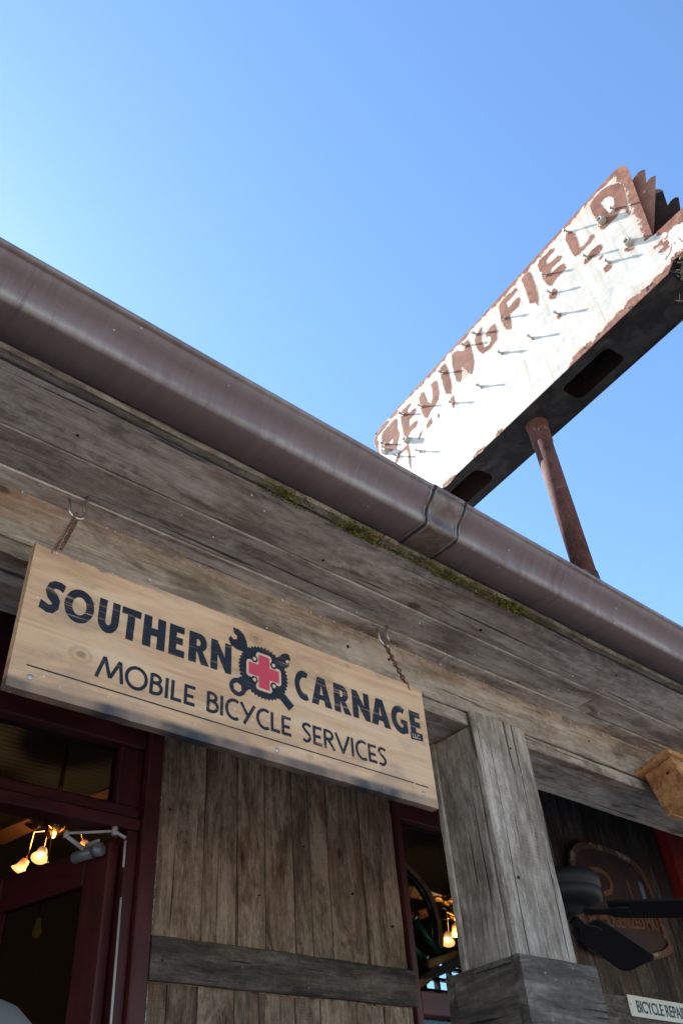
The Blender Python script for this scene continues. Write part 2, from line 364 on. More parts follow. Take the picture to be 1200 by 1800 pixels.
def moss():
    s = NT('moss_on_fascia'); n = s.noise(s.coords((40, 40, 40)), 1, 6, .7, .4); n2 = s.noise(s.coords((9, 9, 9)), 1, 4, .6)
    c = s.ramp(n, [(.34, (.035, .030, .010)), (.48, (.12, .115, .02)), (.64, (.30, .275, .055))])
    c = s.mix(s.step(n2, .46, .60), c, (.20, .135, .045))
    return s.done(c, .95, 0, s.bump(n, 1.0, .006), spec=.1)
MAT['moss'] = moss()
def ground():
    s = NT('pale_concrete_street'); n = s.noise(s.coords((.6, .6, .6), rnd=False), 1, 6, .6); n2 = s.noise(s.coords((30, 30, 30), rnd=False), 1, 3)
    c = s.mix(n, (.45, .385, .31), (.56, .485, .395)); c = s.mix(s.math('MULTIPLY', n2, .3), c, (.34, .30, .26))
    return s.done(c, .9, 0, s.bump(n2, .3, .004))
MAT['ground'] = ground()
def glass(name, tint=(.86, .89, .88)):
    m = bpy.data.materials.new(name); m.use_nodes = True; t = m.node_tree; t.nodes.clear()
    o = t.nodes.new('ShaderNodeOutputMaterial'); mx = t.nodes.new('ShaderNodeMixShader'); tr = t.nodes.new('ShaderNodeBsdfTransparent')
    gl = t.nodes.new('ShaderNodeBsdfGlossy'); fw = t.nodes.new('ShaderNodeLayerWeight'); fw.inputs[0].default_value = .5; pw_ = t.nodes.new('ShaderNodeMath'); pw_.operation = 'POWER'; pw_.inputs[1].default_value = 5; t.links.new(fw.outputs['Facing'], pw_.inputs[0]); fr = t.nodes.new('ShaderNodeMath'); fr.operation = 'MULTIPLY_ADD'; fr.inputs[1].default_value = .9; fr.inputs[2].default_value = .03; t.links.new(pw_.outputs[0], fr.inputs[0])
    tr.inputs[0].default_value = (*tint, 1); gl.inputs['Roughness'].default_value = .03
    nz = t.nodes.new('ShaderNodeTexNoise'); nz.inputs['Scale'].default_value = 3; bp = t.nodes.new('ShaderNodeBump'); bp.inputs['Strength'].default_value = .05
    t.links.new(nz.outputs[0], bp.inputs['Height']); t.links.new(bp.outputs[0], gl.inputs['Normal'])
    t.links.new(fr.outputs[0], mx.inputs[0]); t.links.new(tr.outputs[0], mx.inputs[1]); t.links.new(gl.outputs[0], mx.inputs[2]); t.links.new(mx.outputs[0], o.inputs[0])
    return m
MAT['glass'] = glass('window_glass')
def emit(name, col, st):
    m = bpy.data.materials.new(name); m.use_nodes = True; t = m.node_tree; b = t.nodes['Principled BSDF']
    b.inputs['Base Color'].default_value = (*col, 1); b.inputs['Emission Color'].default_value = (*col, 1); b.inputs['Emission Strength'].default_value = st
    b.inputs['Roughness'].default_value = .4; return m
def shade_glow():
    s = NT('lit_frosted_shade'); tc = s.n.new('ShaderNodeTexCoord'); sx = s.n.new('ShaderNodeSeparateXYZ'); s.link(tc.outputs['Object'], sx.inputs[0])
    f = s.step(sx.outputs[2], .0, -.085)
    c = s.mix(f, (.55, .20, .055), (1.0, .62, .28))
    s.bs.inputs['Emission Strength'].default_value = 1.0
    e = s.mix(f, (.09, .03, .008), (.55, .29, .10)); s.link(e, s.bs.inputs['Emission Color'])
    return s.done(c, .5)
MAT['shade'] = shade_glow()
MAT['bulb'] = emit('lit_bulb', (1, .75, .42), 1.3)
MAT['bulbdim'] = emit('dim_filament_bulb', (.10, .06, .015), .06)

# ---------------------------------------------------------------- mesh helpers
def tag(o, label=None, cat=None, group=None, kind=None):
    if label: o['label'] = label
    if cat: o['category'] = cat
    if group: o['group'] = group
    if kind: o['kind'] = kind
    return o
def thing(name, loc, label, cat, group=None, rot=(0, 0, 0)):
    o = bpy.data.objects.new(name, None); COL.objects.link(o); o.empty_display_size = .05
    o.location = loc; o.rotation_euler = rot
    return tag(o, label, cat, group)
def link(name, me, mat, parent=None, loc=None, rot=None, smooth=False, mw=None):
    """mesh object; loc/rot are WORLD placement, kept when parented"""
    o = bpy.data.objects.new(name, me); COL.objects.link(o)
    if mat is not None and not me.materials: me.materials.append(MAT[mat] if isinstance(mat, str) else mat)
    if smooth: me.polygons.foreach_set('use_smooth', [True]*len(me.polygons))
    m = mw if mw is not None else (Matrix.Translation(Vector(loc or (0, 0, 0))) @ (rot.to_matrix().to_4x4() if hasattr(rot, 'to_matrix') else (rot if rot is not None else Matrix.Identity(4))))
    if parent is not None:
        o.parent = parent; o.matrix_parent_inverse = world_of(parent).inverted()
    o.matrix_basis = m
    return o
def world_of(o):
    m = o.matrix_basis.copy()
    if o.parent: m = world_of(o.parent) @ o.matrix_parent_inverse @ m
    return m
def mesh(verts, faces, name='mesh'):
    me = bpy.data.meshes.new(name); me.from_pydata([tuple(v) for v in verts], [], faces); me.validate(); me.update(); return me
def bm_mesh(bm):
    me = bpy.data.meshes.new('mesh'); bmesh.ops.recalc_face_normals(bm, faces=bm.faces[:]); bm.to_mesh(me); bm.free(); return me
def box_bm(bm, a, b, bev=.002):
    r = bmesh.ops.create_cube(bm, size=1)
    a, b = Vector(a), Vector(b)
    for v in r['verts']:
        v.co = Vector([(a[k]+b[k])/2 + v.co[k]*(b[k]-a[k]) for k in range(3)])
    if bev:
        es = list({e for v in r['verts'] for e in v.link_edges})
        bmesh.ops.bevel(bm, geom=es, offset=bev, segments=1, affect='EDGES')
def box(name, a, b, mat, parent=None, bev=.002, axis=None):
    """box between world corners a,b; origin at its centre; axis = long axis made local X"""
    a, b = Vector(a), Vector(b); c = (a+b)/2; d = (b-a)
    rot = Matrix.Identity(4)
    if axis == 'z': rot = Matrix(((0, 0, -1, 0), (0, 1, 0, 0), (1, 0, 0, 0), (0, 0, 0, 1))); d = Vector((d.z, d.y, d.x))
    if axis == 'y': rot = Matrix(((0, -1, 0, 0), (1, 0, 0, 0), (0, 0, 1, 0), (0, 0, 0, 1))); d = Vector((d.y, d.x, d.z))
    d = Vector((abs(d.x), abs(d.y), abs(d.z)))
    bm = bmesh.new(); box_bm(bm, -d/2, d/2, min(bev, min(d)*.3))
    return link(name, bm_mesh(bm), mat, parent, c, rot)
def board(name, p0, p1, wdir, W, T, mat, parent=None, wob=.003, c=.003, seed=None, seg=None, ndir=None):
    """weathered board from p0 to p1 (centre line), W wide along wdir, T thick"""
    p0, p1 = Vector(p0), Vector(p1); X = (p1-p0); L = X.length; X.normalize()
    Y = Vector(wdir); Y = (Y - X*Y.dot(X)).normalized(); Z = X.cross(Y)
    rs = random.random()*100 if seed is None else seed
    n = seg or max(4, int(L/.07)); V = []; F = []
    prof = [(-1, -1, 1, 0), (-1, -1, 0, 1), (-1, 1, 0, -1), (-1, 1, 1, 0), (1, 1, -1, 0), (1, 1, 0, -1), (1, -1, 0, 1), (1, -1, -1, 0)]
    for i in range(n+1):
        x = L*i/n
        e = [wob*(mnoise.noise(Vector((x*5+rs, k*7.3, rs)))*1.0 + .6*mnoise.noise(Vector((x*19+rs, k*3.1, 2+rs)))) for k in range(4)]
        for sy, sz, cy, cz in prof:
            k = (0 if sy < 0 else 1)
            cc = c*(1 + .6*mnoise.noise(Vector((x*14+rs, sy*3, sz*5))))
            V.append((x, sy*W/2 + e[k] + cy*cc, sz*T/2 + cz*cc + .25*e[2]))
    m = len(prof)
    for i in range(n):
        for k in range(m):
            a, b = i*m+k, i*m+(k+1) % m
            F.append((a, b, b+m, a+m))
    F.append(tuple(range(m))[::-1]); F.append(tuple(n*m+k for k in range(m)))
    bm = bmesh.new(); vs = [bm.verts.new(v) for v in V]
    for f in F: bm.faces.new([vs[k] for k in f])
    mw = Matrix((X, Y, Z)).transposed().to_4x4(); mw.translation = p0
    return link(name, bm_mesh(bm), mat, parent, mw=mw)
def tube_bm(bm, pts, r, n=8, caps=True, closed=False):
    pts = [Vector(p) for p in pts]; N = len(pts); rings = []; up = None
    for i, p in enumerate(pts):
        t = (pts[(i+1) % N]-pts[i-1]) if closed else (pts[min(i+1, N-1)]-pts[max(i-1, 0)])
        t.normalize()
        if up is None:
            up = t.orthogonal().normalized()
        up = (up - t*up.dot(t)).normalized(); s = t.cross(up)
        rr = r[i] if isinstance(r, (list, tuple)) else r
        rings.append([bm.verts.new(p + (up*math.cos(2*math.pi*k/n) + s*math.sin(2*math.pi*k/n))*rr) for k in range(n)])
    for i in range(N if closed else N-1):
        a, b = rings[i], rings[(i+1) % N]
        sh = 0
        if closed and i == N-1:
            sh = min(range(n), key=lambda q: sum((a[k].co-b[(k+q) % n].co).length for k in range(n)))
        for k in range(n): bm.faces.new((a[k], a[(k+1) % n], b[(k+1+sh) % n], b[(k+sh) % n]))
    if caps and not closed: bm.faces.new(rings[0][::-1]); bm.faces.new(rings[-1])
def tube(name, pts, r, mat, parent=None, n=10, closed=False):
    pts = [Vector(p) for p in pts]; o = pts[0].copy()
    bm = bmesh.new(); tube_bm(bm, [p-o for p in pts], r, n, closed=closed)
    return link(name, bm_mesh(bm), mat, parent, o, smooth=True)
def lathe(name, prof, loc, mat, parent=None, n=24, rot=None):
    V = []; F = []
    for r, z in prof:
        for k in range(n): V.append((r*math.cos(2*math.pi*k/n), r*math.sin(2*math.pi*k/n), z))
    for i in range(len(prof)-1):
        for k in range(n): F.append((i*n+k, i*n+(k+1) % n, (i+1)*n+(k+1) % n, (i+1)*n+k))
    bm = bmesh.new(); vs = [bm.verts.new(v) for v in V]
    for f in F: bm.faces.new([vs[q] for q in f])
    bmesh.ops.remove_doubles(bm, verts=bm.verts[:], dist=1e-5)
    return link(name, bm_mesh(bm), mat, parent, loc, rot, smooth=True)
def plate_mesh(outers, holes=(), depth=.001):
    """filled flat shape(s) in XY with holes, extruded 0..depth in +Z"""
    cu = bpy.data.curves.new('tmp', 'CURVE'); cu.dimensions = '2D'; cu.fill_mode = 'BOTH'; cu.extrude = depth/2
    for poly in list(outers)+list(holes):
        sp = cu.splines.new('POLY'); sp.points.add(len(poly)-1)
        for p, q in zip(sp.points, poly): p.co = (q[0], q[1], 0, 1)
        sp.use_cyclic_u = True
    ob = bpy.data.objects.new('tmp', cu); COL.objects.link(ob)
    dg = bpy.context.evaluated_depsgraph_get(); dg.update()
    me = bpy.data.meshes.new_from_object(ob.evaluated_get(dg)); me.name = 'plate'
    bpy.data.objects.remove(ob); bpy.data.curves.remove(cu)
    for v in me.vertices: v.co.z += depth/2
    return me
def text_mesh(body, size, bold=0, depth=.001, spacing=1.0):
    cu = bpy.data.curves.new('tmp', 'FONT'); cu.body = body; cu.size = size; cu.offset = bold; cu.extrude = depth/2; cu.space_character = spacing
    ob = bpy.data.objects.new('tmp', cu); COL.objects.link(ob)
    dg = bpy.context.evaluated_depsgraph_get(); dg.update()
    me = bpy.data.meshes.new_from_object(ob.evaluated_get(dg)); bpy.data.objects.remove(ob); bpy.data.curves.remove(cu)
    for v in me.vertices: v.co.z += depth/2
    return me
def ragged(poly, amp, step, seed=0, bias=0):
    out = []; n = len(poly)
    for i in range(n):
        a, b = Vector((*poly[i], 0)), Vector((*poly[(i+1) % n], 0)); L = (b-a).length
        k = max(1, int(L/step)); nrm = Vector((-(b-a).y, (b-a).x, 0)).normalized() if L > 1e-6 else Vector()
        for j in range(k):
            p = a.lerp(b, j/k); q = p*(1/amp)*.45
            p = p + nrm*bias + nrm*amp*(mnoise.noise(Vector((q.x, q.y, seed*3.7))) + .6*mnoise.noise(Vector((q.x*2.7, q.y*2.7, seed))) + .5*mnoise.noise(Vector((q.x*6.1, q.y*6.1, seed+9))))
            out.append((p.x, p.y))
    return out
def arc(cx, cy, rx, ry, a0, a1, n=14):
    return [(cx+rx*math.cos(rad(a0+(a1-a0)*k/n)), cy+ry*math.sin(rad(a0+(a1-a0)*k/n))) for k in range(n+1)]
def stroke(pts, wd):
    pts = [Vector((*p, 0)) for p in pts]; L, Rr = [], []
    for i, p in enumerate(pts):
        t = (pts[min(i+1, len(pts)-1)] - pts[max(i-1, 0)]).normalized(); nrm = Vector((-t.y, t.x, 0))
        ww = (wd[i] if isinstance(wd, (list, tuple)) else wd)/2
        L.append(p+nrm*ww); Rr.append(p-nrm*ww)
    return [(q.x, q.y) for q in L+Rr[::-1]]

# ================================================================ THE SETTING
bm = bmesh.new(); bmesh.ops.create_grid(bm, x_segments=8, y_segments=8, size=400)
g = link('ground', bm_mesh(bm), 'ground', None, (0, 0, 0)); g['kind'] = 'structure'
g = box('porch_floor', (-6, .95, .004), (12, 2.5, .15), 'floorwood', None, .01); g['kind'] = 'structure'
YW = 2.35                                     # storefront wall plane
YB = 1.195                                    # porch beam face
ZS = 2.535                                    # soffit height

# interior room
def struct(o): o['kind'] = 'structure'; return o
struct(box('interior_floor', (-6, 2.5, .004), (12, 7.2, .15), 'floorwood', None, .004))
BW = 6.4
wl = onY(752, 1742, BW); wr = onY(822, 1690, BW)
bx0, bx1, bz0, bz1 = wl.x-.05, wr.x+.25, wl.z-.10, wr.z+.0
bw = mesh([(-6, 0, .15), (12, 0, .15), (12, 0, 4.1), (-6, 0, 4.1), (bx0, 0, bz0), (bx1, 0, bz0), (bx1, 0, bz1), (bx0, 0, bz1)],
          [(0, 1, 5, 4), (1, 2, 6, 5), (2, 3, 7, 6), (3, 0, 4, 7)])
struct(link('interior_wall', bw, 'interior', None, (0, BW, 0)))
struct(box('side_wall', (-6.1, 2.2, .15), (-6, BW, 4.1), 'interior', None, 0))
struct(box('side_wall', (12, 2.2, .15), (12.1, BW, 4.1), 'interior', None, 0))
# corrugated interior ceiling, ribs running along the storefront
V = []; F = []; NY = 420
for i in range(NY+1):
    y = 2.45 + (BW-2.45)*i/NY; z = 3.95 + .007*math.sin(i*math.pi/3)
    V += [(-6, y, z), (12, y, z)]
    if i: F.append((2*i-2, 2*i-1, 2*i+1, 2*i))
struct(link('interior_ceiling', mesh(V, F), 'intceil'))

# ================================================================ PORCH ROOF
pr = thing('porch_roof', (1.5, 1.0, 2.55), 'weathered grey board porch eave with soffit, beam and mossy fascia edge', 'porch roof')
XL, XR = -4.0, 9.0
def run_boards(name, breaks, y0, y1, z, T, mat, drop=0.0, wob=.0025):
    for a, b in zip(breaks[:-1], breaks[1:]):
        board(name, (a+.0015, (y0+y1)/2, z+T/2), (b-.0015, (y0+y1)/2, z+T/2-drop), (0, 1, 0), (y1-y0)-.0015, T, mat, pr, wob*.5, .0016)
run_boards('soffit_board', [XL, -.35, 2.62, 5.4, XR], .936, 1.060, ZS, .022, 'soffit')
run_boards('soffit_board', [XL, .05, 1.93, 4.4, XR], 1.0605, 1.1495, ZS-.0025, .022, 'soffit')
run_boards('soffit_board', [XL, -.6, 1.42, 3.5, XR], 1.150, 1.245, ZS-.005, .020, 'soffit')
def face_boards(breaks, z0, z1, y, T, mat, wob=.0025):
    for a, b in zip(breaks[:-1], breaks[1:]):
        board('beam_board', (a+.001, y+T/2, (z0+z1)/2), (b-.001, y+T/2, (z0+z1)/2), (0, 0, 1), z1-z0, T, mat, pr, wob)
face_boards([XL, -.2, 2.9, 6.0, XR], 2.424, 2.540, YB, .024, 'beam')
face_boards([XL, .9, 3.6, XR], 2.390, 2.4235, YB+.006, .03, 'beam')
for a, b in ((XL, .62), (.62, 3.1), (3.1, XR)):
    board('beam_board', (a, YB+.10, 2.401), (b, YB+.10, 2.401), (0, 1, 0), .15, .02, 'soffit', pr)
# fascia board behind the gutter, its rotten lower edge showing
for a, b in ((XL, .98), (.985, 3.0), (3.003, XR)):
    board('fascia_board', (a, .919, 2.600), (b, .919, 2.600), (0, 0, 1), .135, .028, 'fascia', pr, .005, .006)
# roof deck: sloping sheet over the porch, then over the shop
def slab(name, prof, x0, x1, mat, parent):
    n = len(prof); V = [(x0, y, z) for y, z in prof]+[(x1, y, z) for y, z in prof]
    F = [(i, (i+1) % n, n+(i+1) % n, n+i) for i in range(n)] + [tuple(range(n))[::-1], tuple(range(n, 2*n))]
    bm = bmesh.new(); vs = [bm.verts.new(v) for v in V]
    for f in F: bm.faces.new([vs[k] for k in f])
    return link(name, bm_mesh(bm), mat, parent)
slab('roof_sheet', [(.86, 2.640), (2.37, 3.34), (2.37, 4.16), (6.6, 4.16), (6.6, 4.24), (2.34, 4.24), (2.34, 3.37), (.85, 2.662)], XL-2, XR+3, 'roof', pr)
for k in range(12):
    x = -3.4 + k*1.05
    o = board('rafter', (x, 1.16, 2.735), (x, 2.33, 3.28), (1, 0, 0), .045, .09, 'plank', pr)
# moss along the fascia edge
random.seed(5)
def moss_strip(x0, x1, dens, size):
    V = []; F = []
    n = int((x1-x0)*dens)
    for i in range(n):
        t = random.random(); x = x0+(x1-x0)*t
        edge = min(1, min(t, 1-t)*5)*(.6+.6*mnoise.noise(Vector((x*9, 1, 2))))
        if edge < .1: continue
        s = size*random.uniform(.35, 1)*edge
        c = Vector((x, .919+random.uniform(-.018, .016), 2.531-random.uniform(0, .005)*edge))
        b = len(V)
        for q in ((1, 0, 0), (-1, 0, 0), (0, 1, 0), (0, -1, 0), (0, 0, 1), (0, 0, -1)):
            V.append(c + Vector((q[0]*s*random.uniform(.7, 1.6), q[1]*s*random.uniform(.6, 1.1), q[2]*s*random.uniform(.4, .8))))
        F += [(b+i_, b+j_, b+k_) for i_, j_, k_ in ((0, 2, 4), (2, 1, 4), (1, 3, 4), (3, 0, 4), (2, 0, 5), (1, 2, 5), (3, 1, 5), (0, 3, 5))]
    o = link('moss', mesh(V, F), 'moss', pr); o['kind'] = 'stuff'; return o
moss_strip(.60, 1.62, 2300, .0054)

# ================================================================ GUTTER
gt = thing('rain_gutter', (1.07, .86, 2.54), 'long brown metal rain gutter running along the porch eave', 'gutter')
GP = [(.902, 2.625, 0), (.902, 2.541, 0), (.899, 2.538, 0), (.866, 2.5375, 0), (.834, 2.538, .1), (.8285, 2.5405, .7), (.8265, 2.547, 1), (.8257, 2.552, .6), (.8245, 2.560, .15), (.8215, 2.569, .05), (.8155, 2.577, 0), (.808, 2.583, 0), (.801, 2.589, 0), (.796, 2.596, .1), (.7945, 2.602, .3), (.7935, 2.6035, .3), (.7885, 2.6035, .45), (.7875, 2.606, .6), (.7885, 2.613, .4), (.793, 2.615, .2), (.800, 2.613, 0), (.803, 2.608, 0)]
def gutter_run(name, x0, x1, off=0, mat='gutter', seg=.05, prof=GP, wav=.0011):
    n = max(1, int((x1-x0)/seg)); V = []; F = []; A = []
    cy, cz = .86, 2.58
    for i in range(n+1):
        x = (x1-x0)*i/n
        for j, (y, z, ck) in enumerate(prof):
            d = Vector((y-cy, z-cz)); d = d.normalized()*off if off else Vector((0, 0))
            wv = wav*mnoise.noise(Vector(((x+x0)*2.2, j*.35, 4)))*2
            V.append((x, y+d.x+wv-.86, z+d.y+wv*.7-2.54)); A.append(ck)
    m = len(prof)
    for i in range(n):
        for j in range(m-1): F.append((i*m+j, i*m+j+1, (i+1)*m+j+1, (i+1)*m+j))
    me = bpy.data.meshes.new('gutter'); me.from_pydata(V, [], F); me.update()
    at = me.attributes.new('chalk', 'FLOAT', 'POINT'); at.data.foreach_set('value', A)
    o = link(name, me, mat, gt, (x0, .86, 2.54), smooth=True)
    so_ = o.modifiers.new('thick', 'SOLIDIFY'); so_.thickness = .0012
    return o
gutter_run('gutter_section', XL-1, 1.034)
gutter_run('gutter_section', 1.109, XR+2)
def jointmat(name, a, b):
    s = NT(name); n = s.noise(s.coords((30, 30, 30)), 1, 5, .65, .6); n2 = s.noise(s.coords((12, 12, 12), off=(3, 1, 0)), 1, 4, .6, .5)
    c = s.mix(s.step(n, .35, .65), a, b); c = s.mix(s.math('MULTIPLY', s.step(n2, .54, .66), .8), c, (.075, .028, .012))
    return s.done(c, .45, 0, s.bump(n, .25, .001))
MAT['joint'] = jointmat('stained_connector_paint', (.095, .064, .050), (.17, .125, .095))
MAT['smear'] = jointmat('old_sealant_smear', (.135, .115, .11), (.21, .19, .18))
gutter_run('gutter_connector', 1.026, 1.117, .0022, seg=.01, mat='joint')
FP = GP[2:17]
for x in (1.0165, 1.0295, 1.1085, 1.1205):
    gutter_run('sealant_smear', x, x+.0042, .0030 if 1.026 < x < 1.117 else .0012, seg=.003, mat='smear', prof=FP, wav=.0010)
for x in (1.026, 1.117):
    pts = [(x+.0025*mnoise.noise(Vector((j*1.7, x*9, 0))), y + (y-.86)*.055, z + (z-2.58)*.05) for j, (y, z, _) in enumerate(GP[1:18])]
    tube('sealant_bead', pts, [.0020+.0024*abs(mnoise.noise(Vector((j*.9, x*5, 3)))) for j in range(len(pts))], 'sealant', gt, 6)

# ================================================================ PORCH POST
PX0, PX1, PY0, PY1 = 1.512, 1.712, YB-.014, 1.318
pp = thing('porch_post', ((PX0+PX1)/2, 1.27, .15), 'grey board-clad porch post beside the hanging wooden sign', 'post')
ZT = 2.424
board('front_board', ((PX0+PX1)/2+.001, PY0+.011, .2), ((PX0+PX1)/2+.001, PY0+.011, ZT-.004), (1, 0, 0), PX1-PX0, .022, 'post', pp, .004, .005)
board('side_board', (PX0+.0125, (PY0+PY1)/2+.0115, .2), (PX0+.0125, (PY0+PY1)/2+.0115, 2.386), (0, 1, 0), PY1-PY0-.022, .022, 'post', pp, .003, .003)
board('side_board', (PX1-.011, (PY0+PY1)/2+.013, .2), (PX1-.011, (PY0+PY1)/2+.013, 2.386), (0, 1, 0), PY1-PY0-.03, .022, 'post', pp, .003, .003)
board('back_board', ((PX0+PX1)/2-.004, PY1+.009, .2), ((PX0+PX1)/2-.004, PY1+.009, 2.386), (1, 0, 0), PX1-PX0+.002, .019, 'post', pp, .003, .003)
BZ = 1.866
bk = .028
board('base_board', (PX0-bk+.0, PY0-bk/2+.002, BZ-.09), (PX1+bk, PY0-bk/2+.002, BZ-.09), (0, 0, 1), .18, .024, 'block', pp, .002, .003)
board('base_board', (PX0-bk/2-.002, PY0-.0, BZ-.09), (PX0-bk/2-.002, PY1+bk, BZ-.09), (0, 0, 1), .18, .023, 'block', pp, .002, .003)
board('base_board', (PX1+bk/2+.002, PY0-.0, BZ-.09), (PX1+bk/2+.002, PY1+bk, BZ-.09), (0, 0, 1), .18, .023, 'block', pp, .002, .003)
board('base_board', (PX0-bk+.0, PY1+.019+bk/2, BZ-.09), (PX1+bk, PY1+.019+bk/2, BZ-.09), (0, 0, 1), .18, .024, 'block', pp, .002, .003)
box('core', (PX0+.024, PY0+.024, .15), (PX1-.024, PY1-.002, 2.38), 'block', pp, 0, 'z')

# cobweb lint caught along the beam and soffit joints
random.seed(8)
MAT['lint'] = plain('dusty_cobweb_lint', (.55, .52, .48), .95)
V = []; F = []
for i in range(170):
    x = random.uniform(.1, 2.9); k = random.random()
    c = Vector((x, YB-.002-random.random()*.003, 2.531-random.random()*.006)) if k < .6 else (Vector((x, YB-.003, random.uniform(2.43, 2.53))) if k < .8 else Vector((x, random.uniform(.95, 1.19), ZS-.004)))
    r = random.uniform(.0006, .0026)*(1.5 if random.random() < .12 else 1); b = len(V)
    for q in ((1, 0, 0), (-.6, .8, 0), (-.6, -.8, .1), (0, 0, -1)): V.append(c+Vector((q[0]*r*random.uniform(.7, 2), q[1]*r, q[2]*r*random.uniform(.6, 2))))
    F += [(b, b+1, b+3), (b+1, b+2, b+3), (b+2, b, b+3), (b, b+2, b+1)]
link('cobweb_lint', mesh(V, F), 'lint', pr)['kind'] = 'stuff'

# ================================================================ STOREFRONT WALLS
pw = thing('plank_wall', (1.85, YW, .15), 'weathered brown vertical plank wall between the maroon door and window', 'wall')
xs = [1.319, 1.502, 1.634, 1.747, 1.869, 1.945, 2.033, 2.196, 2.293, 2.378]
for a, b in zip(xs[:-1], xs[1:]):
    j = random.uniform(0, .008)
    board('plank', ((a+b)/2, YW+.011+j, 2.05), ((a+b)/2, YW+.011+j, 3.3), (1, 0, 0), b-a-.003, .022, 'plank', pw, .002, .002)
xs2 = [1.319, 1.40, 1.50, 1.63, 1.74, 1.86, 1.96, 2.11, 2.24, 2.378]
for a, b in zip(xs2[:-1], xs2[1:]):
    j = random.uniform(0, .007)
    board('plank', ((a+b)/2, YW+.013+j, .15), ((a+b)/2, YW+.013+j, 2.12), (1, 0, 0), b-a-.003, .022, 'plank', pw, .002, .002)
board('batten', (1.322, YW-.011, 2.108), (2.383, YW-.011, 2.112), (0, 0, 1), .116, .022, 'batten', pw, .003, .003)
box('backing', (1.33, YW+.045, .15), (2.37, YW+.09, 3.34), 'interior', pw, 0)
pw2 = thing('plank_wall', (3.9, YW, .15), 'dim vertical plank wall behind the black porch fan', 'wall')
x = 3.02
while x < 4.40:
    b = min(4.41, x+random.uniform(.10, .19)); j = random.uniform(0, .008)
    board('plank', ((x+b)/2, YW+.011+j, .15), ((x+b)/2, YW+.011+j, 3.26), (1, 0, 0), b-x-.003, .022, 'shadeplank', pw2, .002, .002)
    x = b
board('batten', (3.0, YW-.011, 2.125), (4.41, YW-.011, 2.125), (0, 0, 1), .12, .022, 'batten', pw2, .003, .003)
box('header', (2.36, YW-.03, 3.20), (4.42, YW+.05, 3.33), 'maroon', pw2, .004)
box('backing', (3.01, YW+.045, .15), (4.41, YW+.09, 3.34), 'interior', pw2, 0)
rt = thing('door_casing', (4.5, YW, .15), 'bright red upright trim board at the right edge behind the birdhouse', 'trim')
box('upright', (4.425, YW-.05, .15), (4.72, YW+.03, 3.33), 'redtrim', rt, .006, 'z')
box('wall_panel', (4.72, YW+.0, .15), (12, YW+.05, 3.34), 'maroon', rt, .0)

# window beside the post
wn = thing('shop_window', (2.7, YW, 2.0), 'maroon framed shop window half hidden behind the porch post', 'window')
box('stile', (2.382, YW-.012, 1.2), (2.412, YW+.05, 2.845), 'maroon', wn, .004, 'z')
box('stile', (2.96, YW-.012, 1.2), (3.015, YW+.05, 2.845), 'maroon', wn, .004, 'z')
box('head_rail', (2.412, YW-.008, 2.725), (2.96, YW+.05, 2.845), 'maroon', wn, .004)
box('sill_rail', (2.412, YW-.008, 2.035), (2.96, YW+.05, 2.112), 'maroon', wn, .004)
box('bottom_rail', (2.412, YW-.008, 1.2), (2.96, YW+.05, 1.30), 'maroon', wn, .004)
box('pane', (2.412, YW+.022, 2.112), (2.96, YW+.026, 2.725), 'glass', wn, 0)
box('pane', (2.412, YW+.022, 1.30), (2.96, YW+.026, 2.035), 'glass', wn, 0)
box('apron', (2.38, YW, .15), (3.015, YW+.05, 1.199), 'plank', wn, .002)
box('upper_panel', (2.38, YW+.0, 2.846), (3.015, YW+.05, 3.34), 'maroon', wn, .002)
bl = box('roller_blind', (2.42, 2.62, 2.62), (2.62, 2.64, 3.3), 'navyblind', None, .004); tag(bl, 'dark blue strip of blind hanging inside the shop window', 'blind')

# door frame with transom
df = thing('door_frame', (.8, YW, .15), 'maroon door frame with transom light, chipped paint on its right edge', 'door frame')
box('casing', (1.262, YW-.030, .15), (1.316, YW+.06, 2.90), 'maroon', df, .005, 'z')
box('jamb', (1.222, YW-.006, .15), (1.262, YW+.07, 2.458), 'maroon', df, .005, 'z')
box('jamb', (1.178, YW+.004, 2.534), (1.262, YW+.07, 2.726), 'maroon', df, .005, 'z')
box('jamb', (.13, YW-.006, .15), (.22, YW+.07, 2.90), 'maroon', df, .005, 'z')
box('transom_bar', (.22, YW-.014, 2.458), (1.262, YW+.07, 2.496), 'maroon', df, .006)
box('transom_bar', (.22, YW-.004, 2.496), (1.262, YW+.07, 2.534), 'maroon', df, .006)
box('head', (.22, YW-.010, 2.726), (1.262, YW+.07, 2.80), 'maroon', df, .006)
box('head', (.12, YW-.026, 2.80), (1.262, YW+.07, 2.90), 'maroon', df, .006)
box('lintel_panel', (-6, YW+.0, 2.905), (1.317, YW+.06, 3.34), 'maroon', df, .0)
box('wall_panel', (-6, YW+.0, .15), (.13, YW+.06, 2.904), 'maroon', df, .0)
box('transom_pane', (.22, YW+.03, 2.534), (1.178, YW+.034, 2.726), 'glass', df, 0)
random.seed(3)
V = []; F = []
for i in range(150):                          # flaked paint showing pale along the casing's outer arris
    z = random.uniform(1.7, 2.88)
    if mnoise.noise(Vector((z*5, 0, 0))) < -.05: continue
    w_, h_ = random.uniform(.001, .0032), random.uniform(.002, .014)
    b = len(V); x1 = 1.3166; y0 = YW-.0306
    V += [(x1-w_, y0, z), (x1, y0, z-h_*.4), (x1, y0, z+h_), (x1-w_*.6, y0, z+h_*.8)]
    F.append((b, b+1, b+2, b+3))
link('paint_chips', mesh(V, F), 'cream', df)['kind'] = 'stuff'

